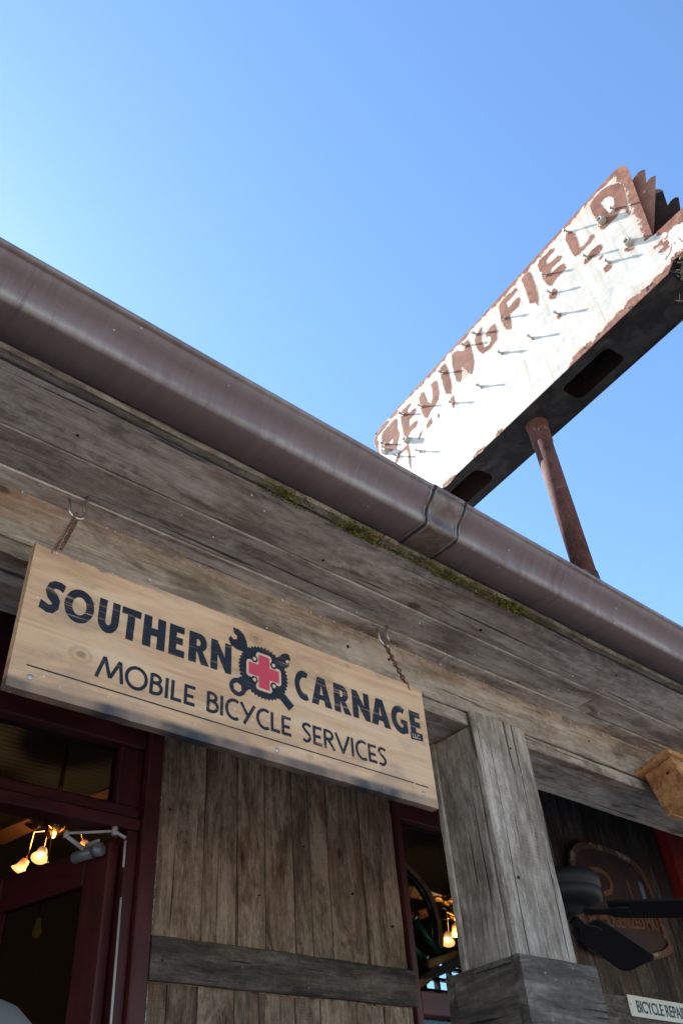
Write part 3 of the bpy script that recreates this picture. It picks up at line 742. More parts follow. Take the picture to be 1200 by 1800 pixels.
# the open door leaf
hg = Vector((1.218, YW+.022, 0)); dd = Vector((-.300, .954, 0)).normalized(); dn = Vector((-dd.y, dd.x, 0))   # dn: towards the doorway
dr = thing('door', (hg.x, hg.y, .15), 'open maroon glazed door swung inward on the left', 'door')
def dbox(name, u0, u1, z0, z1, t0, t1, mat, parent=dr, bev=.004, vertical=False):
    mw = Matrix((dd, dn, Vector((0, 0, 1)))).transposed().to_4x4(); mw.translation = hg
    c = Vector(((u0+u1)/2, (t0+t1)/2, (z0+z1)/2)); d = Vector((u1-u0, t1-t0, z1-z0))
    bm = bmesh.new()
    if vertical:
        box_bm(bm, -Vector((d.z, d.y, d.x))/2, Vector((d.z, d.y, d.x))/2, bev); rot = Matrix(((0, 0, -1, 0), (0, 1, 0, 0), (1, 0, 0, 0), (0, 0, 0, 1)))
    else: box_bm(bm, -d/2, d/2, bev); rot = Matrix.Identity(4)
    return link(name, bm_mesh(bm), mat, parent, mw=mw @ Matrix.Translation(c) @ rot)
DL = .56
dbox('stile', .004, .105, .17, 2.42, 0, .04, 'maroon', vertical=True)
dbox('stile', DL-.09, DL, .17, 2.42, 0, .04, 'maroon', vertical=True)
dbox('top_rail', .105, DL-.09, 2.315, 2.42, .001, .039, 'maroon')
dbox('bottom_rail', .105, DL-.09, .17, .5, .001, .039, 'maroon')
dbox('pane', .105, DL-.09, .5, 2.315, .018, .022, 'glass', bev=0)
dbox('glazing_bead', .105, .118, .5, 2.315, .002, .017, 'maroon', bev=.002, vertical=True)
dbox('glazing_bead', DL-.103, DL-.09, .5, 2.315, .002, .017, 'maroon', bev=.002, vertical=True)
tube('weather_strip', [onY(221, 1478, YW-.012), onY(217, 1524, YW-.012)], .0035, 'paleseal', dr, 6)
tube('weather_strip', [onY(213, 1578, YW-.012), onY(195, 1800, YW-.012)+Vector((0, 0, 0)), onY(190, 1860, YW-.012)], .0035, 'paleseal', dr, 6)
# closer: cylinder body on the top rail, two-bar arm to the frame
cn = thing('door_closer', (1.1, 2.45, 2.37), 'grey cylinder door closer with a pale two-bar arm above the open door', 'door closer')
dpl = hg + dn*.045
pa, pb = onP(136, 1512, dpl, dn), onP(182, 1497, dpl, dn)
ax = (pb-pa).normalized()
pa += dn*.018; pb += dn*.018
tube('cylinder', [pa, pa.lerp(pb, .06), pa.lerp(pb, .1), pb], [.010, .0165, .0175, .0175], 'grey', cn, 16)
tube('end_cap', [pb-ax*.014+dn*.004, pb+ax*.012+dn*.004], .0205, 'grey', cn, 14)
qv = onP(163, 1492, dpl, dn)+dn*.004
dbm = bmesh.new(); box_bm(dbm, (-.030, -.003, -.022), (.030, .003, .022), .002)
link('mount_plate', bm_mesh(dbm), 'paleseal', cn, mw=Matrix.Translation(qv) @ Matrix((dd, dn, Vector((0, 0, 1)))).transposed().to_4x4())
elbow = onZ(117, 1467, 2.438); shoe = onY(202, 1461, YW+.0); hub = onP(160, 1497, dpl, dn)+dn*.03
tube('arm', [hub, elbow-Vector((0, 0, .004))], [.008, .006], 'paleseal', cn, 8)
tube('arm', [elbow+Vector((0, 0, .004)), shoe], [.0045, .0045], 'paleseal', cn, 8)
tube('arm_joint', [elbow-Vector((0, 0, .010)), elbow+Vector((0, 0, .010))], .0085, 'paleseal', cn, 10)
tube('arm_joint', [shoe-Vector((0, 0, .012)), shoe+Vector((0, 0, .012))], .009, 'paleseal', cn, 10)
s2 = onY(221, 1473, YW-.012)
tube('frame_bracket', [shoe+Vector((0, -.006, -.004)), s2], .005, 'paleseal', cn, 8)

# ================================================================ HANGING SIGN
YS = 1.13; SX, SZ, SW, SH, ST = .368, 2.107, .911, .273, .018
hs = thing('hanging_sign', (SX+SW/2, YS+ST/2, SZ), 'pale wooden sign with navy lettering and a red cross, hung on chains', 'sign')
MS = Matrix(((1, 0, 0, SX), (0, 0, -1, YS), (0, 1, 0, SZ), (0, 0, 0, 1)))       # sign local: x right, y up, z out to the street
bm = bmesh.new()
NXs = 40
pts = []
for i in range(NXs+1): pts.append((SW*i/NXs, .0012*mnoise.noise(Vector((i*.7, 0, 1)))))
for i in range(NXs+1): pts.append((SW*(1-i/NXs), SH + .0014*mnoise.noise(Vector((i*.6, 5, 1)))))
me = plate_mesh([pts], (), ST)
for v in me.vertices: v.co.z -= ST
link('sign_board', me, 'signwood', hs, mw=MS)
def glyph(ch):
    """bold letters as (outers, holes) in a unit box"""
    if ch == 'T': return [[(0, 1), (1, 1), (1, .78), (.70, .78), (.68, 0), (.30, 0), (.31, .78), (0, .78)]], []
    if ch == 'H': return [[(0, 1), (.36, 1), (.36, .63), (.64, .63), (.64, 1), (1, 1), (1, 0), (.64, 0), (.64, .39), (.36, .39), (.36, 0), (0, 0)]], []
    if ch == 'E': return [[(0, 1), (.95, 1), (.95, .78), (.46, .78), (.46, .62), (.88, .62), (.88, .40), (.46, .40), (.46, .22), (1, .22), (1, 0), (0, 0)]], []
    if ch == 'N': return [[(0, 0), (0, 1), (.30, 1), (.68, .48), (.68, 1), (1, 1), (1, 0), (.72, 0), (.32, .54), (.32, 0)]], []
    if ch == 'R': return [[(0, 0), (0, 1), (.48, 1)] + arc(.48, .70, .38, .30, 80, -62, 12) + [(1, 0), (.60, 0), (.40, .38), (.36, .38), (.36, 0)]], [[(.36, .80), (.36, .57)] + arc(.44, .685, .11, .115, -80, 80, 6)]
    if ch == 'A': return [[(0, 0), (.32, 1), (.68, 1), (1, 0), (.67, 0), (.615, .20), (.385, .20), (.33, 0)]], [[(.425, .38), (.575, .38), (.5, .74)]]
    if ch == 'O': return [arc(.5, .5, .5, .52, 0, 354, 40)], [arc(.5, .5, .24, .28, 0, 350, 28)]
    if ch == 'U': return [[(0, 1), (.36, 1), (.36, .36)] + arc(.5, .36, .14, .14, 180, 360, 8)[1:] + [(.64, 1), (1, 1), (1, .40)] + arc(.5, .40, .5, .42, 0, -180, 18)[1:]], []
    if ch == 'C': return [arc(.62, .5, .62, .52, 62, 298, 26) + arc(.68, .5, .36, .29, 290, 70, 22)], []
    if ch == 'G': return [arc(.58, .5, .58, .52, 58, 300, 26) + [(.98, .06), (.98, .52), (.58, .52), (.58, .36), (.70, .36), (.70, .24)] + arc(.60, .5, .30, .28, 285, 62, 20)], []
    if ch == 'S':
        cl = [(.92, .84), (.72, .90), (.50, .89), (.36, .80), (.32, .68), (.40, .57), (.55, .48), (.66, .38), (.66, .24), (.54, .13), (.36, .11), (.14, .17), (.02, .19)]
        return [stroke(cl, [.24, .23, .24, .29, .33, .34, .34, .34, .32, .27, .24, .24, .26])], []
def quad_map(q, p):
    (a, b, c, d) = q  # tl,tr,bl,br
    x, y = p
    top = (a[0]+(b[0]-a[0])*x, a[1]+(b[1]-a[1])*x); bot = (c[0]+(d[0]-c[0])*x, c[1]+(d[1]-c[1])*x)
    return (bot[0]+(top[0]-bot[0])*y, bot[1]+(top[1]-bot[1])*y)
B0, B1 = .1455, .2085
bold = [('S', .025, .066), ('O', .066, .119), ('U', .127, .166), ('T', .170, .207), ('H', .213, .257), ('E', .265, .297), ('R', .306, .350), ('N', .353, .398),
        ('C', .547, .584), ('A', .588, .640), ('R', .647, .691), ('N', .696, .743), ('A', .746, .800), ('G', .805, .852), ('E', .860, .894)]
for ch, x0, x1 in bold:
    o_, h_ = glyph(ch); q = [(x0, B1), (x1, B1), (x0, B0), (x1, B0)]
    rg = lambda poly: ragged([quad_map(q, p) for p in poly], .0004, .004, x0*50)
    link('letter', plate_mesh([rg(p) for p in o_], [rg(p) for p in h_], .0006), 'signblack', hs, mw=MS)
lb = plate_mesh([[(.8575, .1395), (.8925, .1430), (.8925, .1585), (.8575, .1555)]], (), .0009)
link('letter_block', lb, 'signblack', hs, mw=MS)
link('letter', text_mesh('LLC', .0135, .0002, .0004), 'signtan', hs, mw=MS @ Matrix.Translation((.8615, .1435, .0012)) @ Matrix.Rotation(rad(4), 4, 'Z'))
# thin monoline letters
TH = .0068
def thin(ch):
    H_, A_ = [], None
    if ch == 'M': return .046, [[(.0, 0), (.012, 1.05)], [(.012, 1.05), (.024, .12)], [(.024, .12), (.040, 1.02)], [(.040, 1.02), (.046, 0)]]
    if ch == 'O': return .041, [[*arc(.0205, .5, .0185, .5, 90, 450, 28)]]
    if ch == 'B': return .024, [[(.003, 0), (.003, 1)], [(.003, .95)] + arc(.010, .76, .0095, .19, 90, -90, 10) + [(.003, .57)], [(.003, .57)] + arc(.011, .31, .0115, .26, 90, -90, 10) + [(.003, .05)]]
    if ch == 'I': return .007, [[(.0035, 0), (.0035, 1)]]
    if ch == 'L': return .021, [[(.003, 1), (.003, 0)], [(.003, .08), (.021, .08)]]
    if ch == 'E': return .022, [[(.003, 0), (.003, 1)], [(.003, .92), (.022, .92)], [(.003, .46), (.019, .46)], [(.003, .08), (.022, .08)]]
    if ch == 'C': return .029, [arc(.0195, .5, .0165, .47, 58, 302, 22)]
    if ch == 'Y': return .031, [[(.001, 1), (.0155, .42)], [(.031, 1), (.008, -.05)]]
    if ch == 'S': return .022, [[(.021, .86), (.017, .93), (.011, .95), (.005, .88), (.003, .76), (.007, .62), (.013, .51), (.018, .38), (.019, .24), (.015, .10), (.009, .04), (.002, .12)]]
    if ch == 'R': return .026, [[(.003, 0), (.003, 1)], [(.003, .95)] + arc(.011, .73, .011, .22, 90, -90, 10) + [(.003, .51)], [(.010, .51), (.026, 0)]]
    if ch == 'V': return .034, [[(.0, 1), (.0175, 0)], [(.0345, 1), (.0165, 0)]]
def thin_word(word, x0, x1, y0, h):
    ws = [thin(c)[0] for c in word]; gap = ((x1-x0)-sum(ws))/(len(word)-1); x = x0
    for ci, c in enumerate(word):
        wd, strokes = thin(c); V = []; F = []
        bm = bmesh.new()
        for k, sp in enumerate(strokes):
            p2 = [(x+px, y0+py*h) for px, py in sp]
            d = .0004 + .00004*k
            if c == 'O' or c in 'CS':
                pass
            out = stroke(p2, TH*.93)
            n = len(out)//2
            vs = [bm.verts.new((q[0], q[1], d)) for q in out]
            for i in range(n-1): bm.faces.new((vs[i], vs[i+1], vs[2*n-2-i], vs[2*n-1-i]))
        for f in bm.faces:
            if f.normal.z < 0: f.normal_flip()
        me = bpy.data.meshes.new('thin'); bm.normal_update(); bm.to_mesh(me); bm.free()
        link('letter', me, 'signblack', hs, mw=MS)
        x += wd+gap
thin_word('MOBILE', .138, .324, .0585, .0385)
thin_word('BICYCLE', .348, .534, .0580, .0390)
thin_word('SERVICES', .560, .776, .0575, .0395)
link('rule_line', plate_mesh([[(.025, .0415), (.848, .0395), (.848, .0417), (.025, .0438)]], (), .0005), 'signblack', hs, mw=MS)
link('rule_line', plate_mesh([[(.852, .0390), (.888, .0389), (.888, .0411), (.852, .0412)]], (), .0005), 'signblack', hs, mw=MS)
# emblem: chainring, spanner, crank arms, red cross
EC = (.472, .1735)
ring = []
NT_ = 44
for k in range(NT_):
    for f_, r_ in ((0, .0545), (.35, .0575), (.5, .0590), (.65, .0575)):
        a = 2*math.pi*(k+f_)/NT_; ring.append((EC[0]+r_*math.cos(a), EC[1]+r_*.97*math.sin(a)))
link('emblem_chainring', plate_mesh([ring], [], .0006), 'signblack', hs, mw=MS)
def rotp(poly, ang, c): ca, sa = math.cos(rad(ang)), math.sin(rad(ang)); return [(c[0]+x*ca-y*sa, c[1]+x*sa+y*ca) for x, y in poly]
# spanner from upper left to lower right; local x along the shaft
spd = math.degrees(math.atan2(.115-.235, .547-.407))
span = [(.088, .009), (-.055, .0085), (-.064, .0165), (-.078, .022), (-.092, .020), (-.101, .012), (-.092, .0045), (-.084, .006), (-.079, .000), (-.083, -.0075), (-.092, -.008), (-.090, -.0165), (-.078, -.0215), (-.064, -.0165), (-.055, -.0085), (.088, -.009)]
link('emblem_spanner', plate_mesh([rotp(span, spd, (EC[0]-.002, EC[1]+.0015))], [], .0010), 'signblack', hs, mw=MS)
crd = math.degrees(math.atan2(.236-.126, .538-.406))
crank = [(.082, .0115), (.086, .006), (.083, -.003), (.074, -.006), (.070, -.0135), (.045, -.013), (-.050, -.0125), (-.060, -.0145)] + arc(-.0765, 0, .0185, .0180, -52, -308, 18) + [(-.060, .0145), (-.050, .0125), (.060, .013), (.072, .0145)]
hexh = arc(-.0775, 0, .0105, .0105, 0, 300, 5)
link('emblem_crank', plate_mesh([rotp(crank, crd, (EC[0], EC[1]+.0005))], [rotp(hexh, crd, (EC[0], EC[1]+.0005))], .0014), 'signblack', hs, mw=MS)
link('emblem_notch', plate_mesh([rotp(arc(.0715, -.0035, .0045, .0032, 0, 340, 12), crd, EC)], [], .0017), 'signtan', hs, mw=MS)
def cross(a, b, c=EC, r=0):
    pts = [(-b, a), (b, a), (b, b), (a, b), (a, -b), (b, -b), (b, -a), (-b, -a), (-b, -b), (-a, -b), (-a, b), (-b, b)]
    return [(c[0]+x, c[1]+y) for x, y in pts]
oc = []
for cx, cy, a0 in ((-.0155, .0405, 180), (.0155, .0405, 90), (.0405, .0155, 90), (.0405, -.0155, 0), (.0155, -.0405, 0), (-.0155, -.0405, -90), (-.0405, -.0155, -90), (-.0405, .0155, -180)):
    pass
def rcross(a, b, r):
    P = cross(a, b, (0, 0)); out = []
    for i, p in enumerate(P):
        pv = Vector((*P[i-1], 0)); nx = Vector((*P[(i+1) % 12], 0)); p = Vector((*p, 0))
        u, v = (pv-p).normalized(), (nx-p).normalized()
        for t in range(5):
            s = t/4; q = p + u*r*(1-s)**2 + v*r*s**2
            out.append((EC[0]+q.x, EC[1]+q.y))
    return out
link('emblem_outline', plate_mesh([rcross(.0405, .0185, .008)], [], .0018), 'signtan', hs, mw=MS)
link('emblem_cross', plate_mesh([cross(.0355, .0128)], [], .0021), 'signred', hs, mw=MS)
for sx_, sy_ in ((-1, 1), (1, 1), (-1, -1), (1, -1)):
    c_ = (EC[0]+sx_*.0225, EC[1]+sy_*.0225)
    link('emblem_bolt', plate_mesh([arc(*c_, .0085, .0085, 0, 300, 5)], [], .0022), 'signblack', hs, mw=MS)
    link('emblem_bolt', plate_mesh([arc(*c_, .0040, .0040, 0, 330, 11)], [], .0025), 'signtan', hs, mw=MS)
# screw heads along the lower edge
for u_ in (.034, .50, .872):
    lathe('screw_head', [(0, .0015), (.004, .0012), (.0055, 0), (.0055, -.001)], MS @ Vector((u_, .024, 0)), 'pin', hs, 12, Matrix.Rotation(rad(90), 4, 'X'))

# hooks and chains
def hook(x, flip, label):
    h = thing('screw_hook', (x, YS+.012, ZS), label, 'hook', 'screw hooks in the soffit')
    y = YS+.012; s = flip
    P = [(x, y, ZS+.016), (x, y, ZS-.008), (x-.001*s, y, ZS-.016), (x-.006*s, y, ZS-.023), (x-.0105*s, y-.001, ZS-.031)] if False else None
    P = [(x, y, ZS+.014), (x, y, ZS-.012), (x-s*.005, y, ZS-.019), (x-s*.003, y, ZS-.027)]
    cx, cz = x-s*.001-s*.012, ZS-.041
    P += [(x-s*.014+s*.0155*math.cos(a), y, ZS-.046+.0160*math.sin(a)) for a in [rad(k) for k in range(40, -176, -18)]]
    P += [(x-s*.0305, y, ZS-.037), (x-s*.033, y, ZS-.024)]
    tube('hook_wire', P, .0032, 'steel', h, 10)
    return Vector((x-s*.014, y, ZS-.0625))
def chain(top, bot, label):
    c = thing('chain', bot, label, 'chain', 'rusty chains holding the sign')
    for q in (-1, 1):
        d0 = Vector((.0035*q, .003*q, 0)); a, b = top+d0, bot+d0*1.6
        L = (b-a).length; n = int(L/.0082); ax_ = (b-a).normalized()
        bm = bmesh.new(); e1 = ax_.orthogonal().normalized(); e2 = ax_.cross(e1)
        for i in range(n+1):
            cc = a.lerp(b, i/n)-bot; sd = e1 if i % 2 else e2
            lp = [cc + ax_*(.0066*math.cos(t)) + sd*(.0036*math.sin(t)) for t in [2*math.pi*k/10 for k in range(10)]]
            tube_bm(bm, lp, .0013, 5, closed=True)
        link('strand', bm_mesh(bm), 'chain', c, bot, smooth=True)
pl = hook(.447, 1, 'bright steel screw hook in the soffit over the left chain')
pr_ = hook(1.207, 1, 'bright steel screw hook in the soffit over the right chain')
chain(pl+Vector((0, 0, .004)), Vector((.406, YS+.006, SZ+SH-.006)), 'rusty chain at the left end of the wooden sign')
chain(pr_+Vector((0, 0, .004)), Vector((1.246, YS+.006, SZ+SH-.006)), 'rusty chain at the right end of the wooden sign')

# ================================================================ RUSTED ROOF SIGN
RO = Vector((3.285, 2.447, 5.105)); RA = Vector((-.1137, -.9935, 0)).normalized(); RN = Vector((-RA.y, RA.x, 0))   # RN points to the back of the box
rsn = thing('roof_sign', RO+RA*.7+RN*.15-Vector((0, 0, 2.2)), 'big rusted white sheet-metal sign on a pole above the roof', 'roof sign')
MR = Matrix((RA, RN, Vector((0, 0, 1)))).transposed().to_4x4(); MR.translation = RO
MRF = MR @ Matrix(((1, 0, 0, 0), (0, 0, -1, 0), (0, 1, 0, 0), (0, 0, 0, 1)))  # local xy on the face, +z towards the viewer's side
def onF(u, v, off=0):
    o = RO + RN*off; p = onP(u, v, o, RN); d = p-o; return d.dot(RA), d.z
HF = 1.05
outl = [(-.60, .0), (-.60, .93)] + arc(-.50, .95, .10, .10, 180, 90, 8) + [(1.86, HF)] + arc(1.86, .97, .085, .08, 90, 5, 8) + [(1.874, .322), (2.55, .292), (2.55, .048), (1.90, .048), (1.845, 0)]
fm = plate_mesh([outl], [], .004)
# face material reads x along the sign and z up: rotate mesh into that frame
for v in fm.vertices: v.co = (v.co.x, -v.co.z, v.co.y)
link('face_panel', fm, 'enamel', rsn, mw=MR)
bp = plate_mesh([outl], [], .004)
for v in bp.vertices: v.co = (v.co.x, .299-v.co.z, v.co.y)
link('back_panel', bp, 'rustdark', rsn, mw=MR)
def rrect(x0, x1, y0, y1, r):
    return arc(x1-r, y1-r, r, r, 0, 90, 5)+arc(x0+r, y1-r, r, r, 90, 180, 5)+arc(x0+r, y0+r, r, r, 180, 270, 5)+arc(x1-r, y0+r, r, r, 270, 360, 5)
def under_xy(u, v):
    p = onZ(u, v, RO.z)-RO; return p.dot(RA), p.dot(RN)
hA, hB = under_xy(1042, 655), under_xy(828, 858)
um = plate_mesh([[(-.60, .0), (1.845, .0), (1.845, .299), (-.60, .299)]], [rrect(hA[0]-.19, hA[0]+.17, .075, .235, .04), rrect(hB[0]-.30, hB[0]+.16, .07, .235, .05)], .004)
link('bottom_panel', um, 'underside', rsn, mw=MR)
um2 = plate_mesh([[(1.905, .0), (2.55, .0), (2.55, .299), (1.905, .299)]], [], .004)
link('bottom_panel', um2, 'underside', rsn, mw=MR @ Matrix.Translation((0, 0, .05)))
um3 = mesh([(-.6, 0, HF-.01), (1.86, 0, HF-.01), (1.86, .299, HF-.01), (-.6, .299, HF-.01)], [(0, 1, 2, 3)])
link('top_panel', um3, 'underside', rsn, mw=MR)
link('end_panel', mesh([(-.6, .002, 0), (-.6, .297, 0), (-.6, .297, .94), (-.6, .002, .94)], [(0, 1, 2, 3)]), 'rust', rsn, mw=MR)
link('inner_divider', mesh([(1.80, .003, .004), (1.80, .296, .004), (1.80, .296, .33), (1.80, .003, .33)], [(0, 1, 2, 3)]), 'rustdark', rsn, mw=MR)
# angle-iron flange along the lower edge, bent rim
tube('bottom_rim', [MR @ Vector((x_, .299, .0)) for x_ in (-.6, .2, 1.0, 1.845)], .006, 'underside', rsn, 6)
for x_, y_ in ((hA[0]-.01, .155), (hB[0]-.07, .152)):
    pass
# fins behind the slanting right-hand edge
def fin(px, off, mat, name='fin'):
    o_ = RO+RN*off; poly = []
    for u, v in px:
        p = onP(u, v, o_, RN)-o_; poly.append((p.dot(RA), p.z))
    me = plate_mesh([poly], [], .003)
    link(name, me, mat, rsn, mw=MR @ Matrix.Translation((0, off, 0)) @ Matrix(((1, 0, 0, 0), (0, 0, -1, 0), (0, 1, 0, 0), (0, 0, 0, 1))))
c4 = lambda pts: [(1050+x/6, 250+y/6) for x, y in pts]
fin(c4([(360, 420), (385, 375), (430, 318), (465, 297), (497, 290), (505, 360), (513, 435), (540, 395), (575, 365), (610, 355), (606, 520), (600, 700), (590, 900), (583, 1000), (480, 830)]), .05, 'finrust')
fin(c4([(560, 520), (610, 498), (660, 497), (685, 510), (710, 590), (738, 672), (770, 620), (815, 585), (852, 582), (862, 650), (872, 720), (872, 900), (700, 1100), (560, 1100)]), .285, 'rustdark')  # far fin: its backlit darkness is put into the rust colour
# rusted lettering left where the enamel has flaked off
def T2(o, s, pts): return [(o[0]+x/s, o[1]+y/s) for x, y in pts]
A_, B_, C_, D_, E_ = ((600, 250), 2), ((900, 300), 4), ((640, 600), 4), ((780, 500), 7.5), ((650, 700), 10)
LET = [
 (E_, [(120, 640), (230, 480), (300, 410), (345, 400), (330, 440), (250, 540), (150, 665), (115, 760), (130, 850), (95, 830), (85, 720)], None),
 (B_, [(548, 245), (575, 200), (620, 150), (680, 110), (740, 92), (775, 100), (795, 140), (800, 190), (808, 250), (828, 310), (800, 290), (790, 270), (760, 275), (735, 330), (700, 360), (675, 385), (650, 412), (628, 415), (605, 390), (590, 340), (555, 280)], [(620, 230), (650, 195), (690, 183), (715, 195), (718, 240), (700, 290), (680, 305), (655, 280)]),
 (B_, [(378, 460), (385, 435), (410, 428), (440, 445), (462, 500), (468, 530), (470, 545), (500, 535), (530, 500), (550, 460), (575, 450), (578, 470), (540, 520), (500, 560), (470, 590), (445, 605), (425, 585), (400, 530), (380, 500)], None),
 (B_, [(505, 655), (515, 620), (560, 565), (600, 530), (625, 522), (634, 545), (615, 580), (570, 610), (540, 640), (515, 660)], None),
 (B_, [(610, 620), (635, 598), (634, 612), (618, 628)], None), (B_, [(645, 690), (665, 665), (700, 665), (690, 695), (655, 717)], None),
 (B_, [(182, 670), (195, 630), (240, 590), (265, 560), (298, 550), (285, 575), (250, 615), (238, 640), (245, 665), (280, 640), (320, 603), (350, 605), (335, 635), (300, 665), (270, 695), (270, 725), (300, 705), (340, 665), (365, 655), (378, 680), (365, 710), (330, 740), (300, 775), (280, 810), (255, 808), (225, 770), (205, 730)], None),
 (B_, [(262, 900), (265, 870), (290, 835), (312, 840), (318, 870), (300, 900), (275, 907)], None), (B_, [(315, 1035), (318, 1012), (345, 1005), (348, 1025), (330, 1045)], None),
 (B_, [(68, 765), (95, 730), (120, 712), (135, 735), (160, 800), (178, 860), (185, 900), (183, 950), (165, 925), (140, 935), (125, 930), (110, 880), (85, 810)], None),
 (B_, [(790, 560), (800, 545), (830, 552), (858, 540), (850, 555), (820, 568), (795, 570)], None),
 (D_, [(730, 290), (745, 250), (790, 200), (840, 150), (900, 100), (945, 55), (965, 75), (930, 130), (870, 200), (820, 245), (830, 290), (850, 315), (890, 270), (950, 195), (985, 175), (1008, 215), (985, 290), (930, 340), (880, 385), (870, 430), (890, 500), (885, 590), (860, 600), (820, 590), (790, 540), (760, 480), (745, 380)], None),
 (D_, [(412, 740), (430, 680), (465, 620), (500, 570), (497, 640), (495, 740), (515, 790), (525, 830), (575, 825), (605, 790), (630, 740), (620, 690), (590, 680), (560, 700), (557, 665), (590, 600), (630, 555), (668, 525), (695, 570), (703, 640), (700, 730), (650, 800), (600, 860), (550, 885), (520, 915), (480, 890), (435, 840), (420, 790)], None),
 (D_, [(110, 940), (140, 900), (190, 880), (230, 895), (280, 860), (260, 790), (290, 760), (320, 735), (350, 780), (360, 850), (380, 920), (400, 1020), (390, 1110), (370, 1185), (320, 1160), (270, 1100), (230, 1085), (235, 1150), (240, 1230), (215, 1290), (170, 1270), (135, 1150), (115, 1040)], None),
 (A_, [(348, 795), (365, 780), (375, 800), (385, 840), (388, 865), (385, 885), (370, 885), (360, 860), (352, 830)], None), (A_, [(385, 900), (395, 893), (400, 915), (395, 935), (385, 915)], None),
 (C_, [(388, 400), (400, 370), (420, 360), (432, 385), (445, 430), (470, 440), (485, 400), (480, 330), (470, 310), (490, 285), (510, 280), (518, 310), (528, 360), (522, 410), (500, 450), (470, 490), (445, 540), (425, 535), (405, 490)], None),
 (C_, [(440, 590), (455, 560), (475, 540), (478, 575), (460, 600), (440, 618)], None), (C_, [(383, 690), (392, 650), (410, 630), (402, 655), (388, 690)], None),
 (E_, [(555, 260), (580, 210), (640, 160), (700, 100), (730, 95), (700, 150), (655, 215), (680, 270), (720, 250), (770, 195), (805, 180), (815, 230), (770, 310), (700, 380), (690, 430), (690, 510), (730, 480), (780, 430), (830, 395), (848, 430), (820, 490), (760, 550), (700, 610), (680, 680), (620, 690), (590, 580), (560, 430), (550, 330)], None),
 (C_, [(275, 760), (310, 720), (320, 760), (330, 840), (330, 905), (318, 860), (312, 780), (295, 760), (260, 790), (235, 855), (218, 850), (240, 790)], None),
 (E_, [(210, 660), (240, 590), (330, 500), (380, 430), (440, 375), (485, 370), (490, 450), (485, 540), (520, 600), (515, 700), (490, 790), (470, 910), (440, 880), (380, 950), (340, 900), (230, 960), (210, 870), (220, 770)], [(335, 790), (380, 740), (400, 700), (415, 760), (400, 810), (350, 800)]),
 (C_, [(515, 520), (525, 508), (530, 530), (520, 540)], None), (C_, [(550, 1015), (590, 975), (640, 938), (630, 965), (590, 1005), (555, 1026)], None), (C_, [(765, 822), (800, 770), (852, 737), (838, 765), (800, 795)], None), (C_, [(930, 668), (940, 630), (972, 620), (960, 645)], None)]
for k, ((o_, s_), poly, hole) in enumerate(LET):
    P = ragged([onF(*p) for p in T2(o_, s_, poly)], .0055, .0035, k)
    H2 = [ragged([onF(*p) for p in T2(o_, s_, hole)], .005, .006, k+50)] if hole else []
    ar = sum(a[0]*b[1]-a[1]*b[0] for a, b in zip(P, P[1:]+P[:1]))
    Pb = ragged([onF(*p) for p in T2(o_, s_, poly)], .0075, .0035, k+20, .0045*(-1 if ar > 0 else 1))
    link('rust_bleed', plate_mesh([Pb], H2, .0006), 'bleed', rsn, mw=MRF @ Matrix.Translation((0, 0, .0042)))
    link('rust_letter', plate_mesh([P], H2, .0010), 'rust', rsn, mw=MRF @ Matrix.Translation((0, 0, .0045)))
# neon-tube standoff pins and glass insulators
PINS = [(1081, 370), (1000, 410), (1034, 454), (1072, 463), (961, 485), (971, 517), (983, 554), (888, 561), (839, 589), (820, 609), (937, 596), (883, 622), (780, 657), (847, 681), (797, 710), (743, 716), (710, 730), (678, 782), (700, 803), (739, 794)]
bm = bmesh.new()
tube_bm(bm, [(0, 0, 0), (0, 0, .013)], .0115, 8)
tube_bm(bm, [(0, 0, .010), (0, 0, .034)], .0058, 6)
tube_bm(bm, [(0, 0, .032), (.004, .004, .047)], .0088, 6)
pm = bm_mesh(bm); pm.materials.append(MAT['pin'])
for p in PINS:
    u_, v_ = onF(*p)
    link('standoff_pin', pm, None, rsn, mw=MRF @ Matrix.Translation((u_, v_, .004)) @ Matrix.Rotation(random.uniform(-.12, .12), 4, 'X') @ Matrix.Rotation(random.uniform(0, 6), 4, 'Z'))
for p in [(1108, 429), (1060, 391), (718, 775), (680, 795)]:
    u_, v_ = onF(*p)
    o = lathe('insulator', [(.012, 0), (.0295, 0), (.031, .005), (.025, .009), (.029, .013), (.030, .018), (.026, .022), (.027, .027), (.024, .030), (.017, .030), (.015, .027), (.014, .003), (0, .003)], (0, 0, 0), 'ceramic', rsn, 18)
    o.matrix_basis = MRF @ Matrix.Translation((u_, v_, .004)) @ Matrix.Diagonal((.88, .88, 1.3, 1))
# lifting loops on the top edge
for p in [(783, 612), (945, 437)]:
    u_, _ = onF(*p)
    tube('lifting_loop', [MR @ Vector((u_-.03, .08, HF-.03)), MR @ Vector((u_-.03, .08, HF+.035)), MR @ Vector((u_+.02, .11, HF+.035)), MR @ Vector((u_+.02, .11, HF-.03))], .006, 'rustdark', rsn, 6)
# the pole
pc = MR @ Vector((.71, .15, 0))
tube('pole', [pc+Vector((0, 0, -2.0)), pc+Vector((0, 0, -1.14))], .063, 'pole', rsn, 24)
tube('pole', [pc+Vector((0, 0, -1.16)), pc+Vector((0, 0, .02))], .057, 'pole', rsn, 24)
lathe('pole_collar', [(.0575, -.17), (.0625, -.16), (.063, -.03), (.068, -.012), (.070, -.003)], pc, 'pole', rsn, 24)
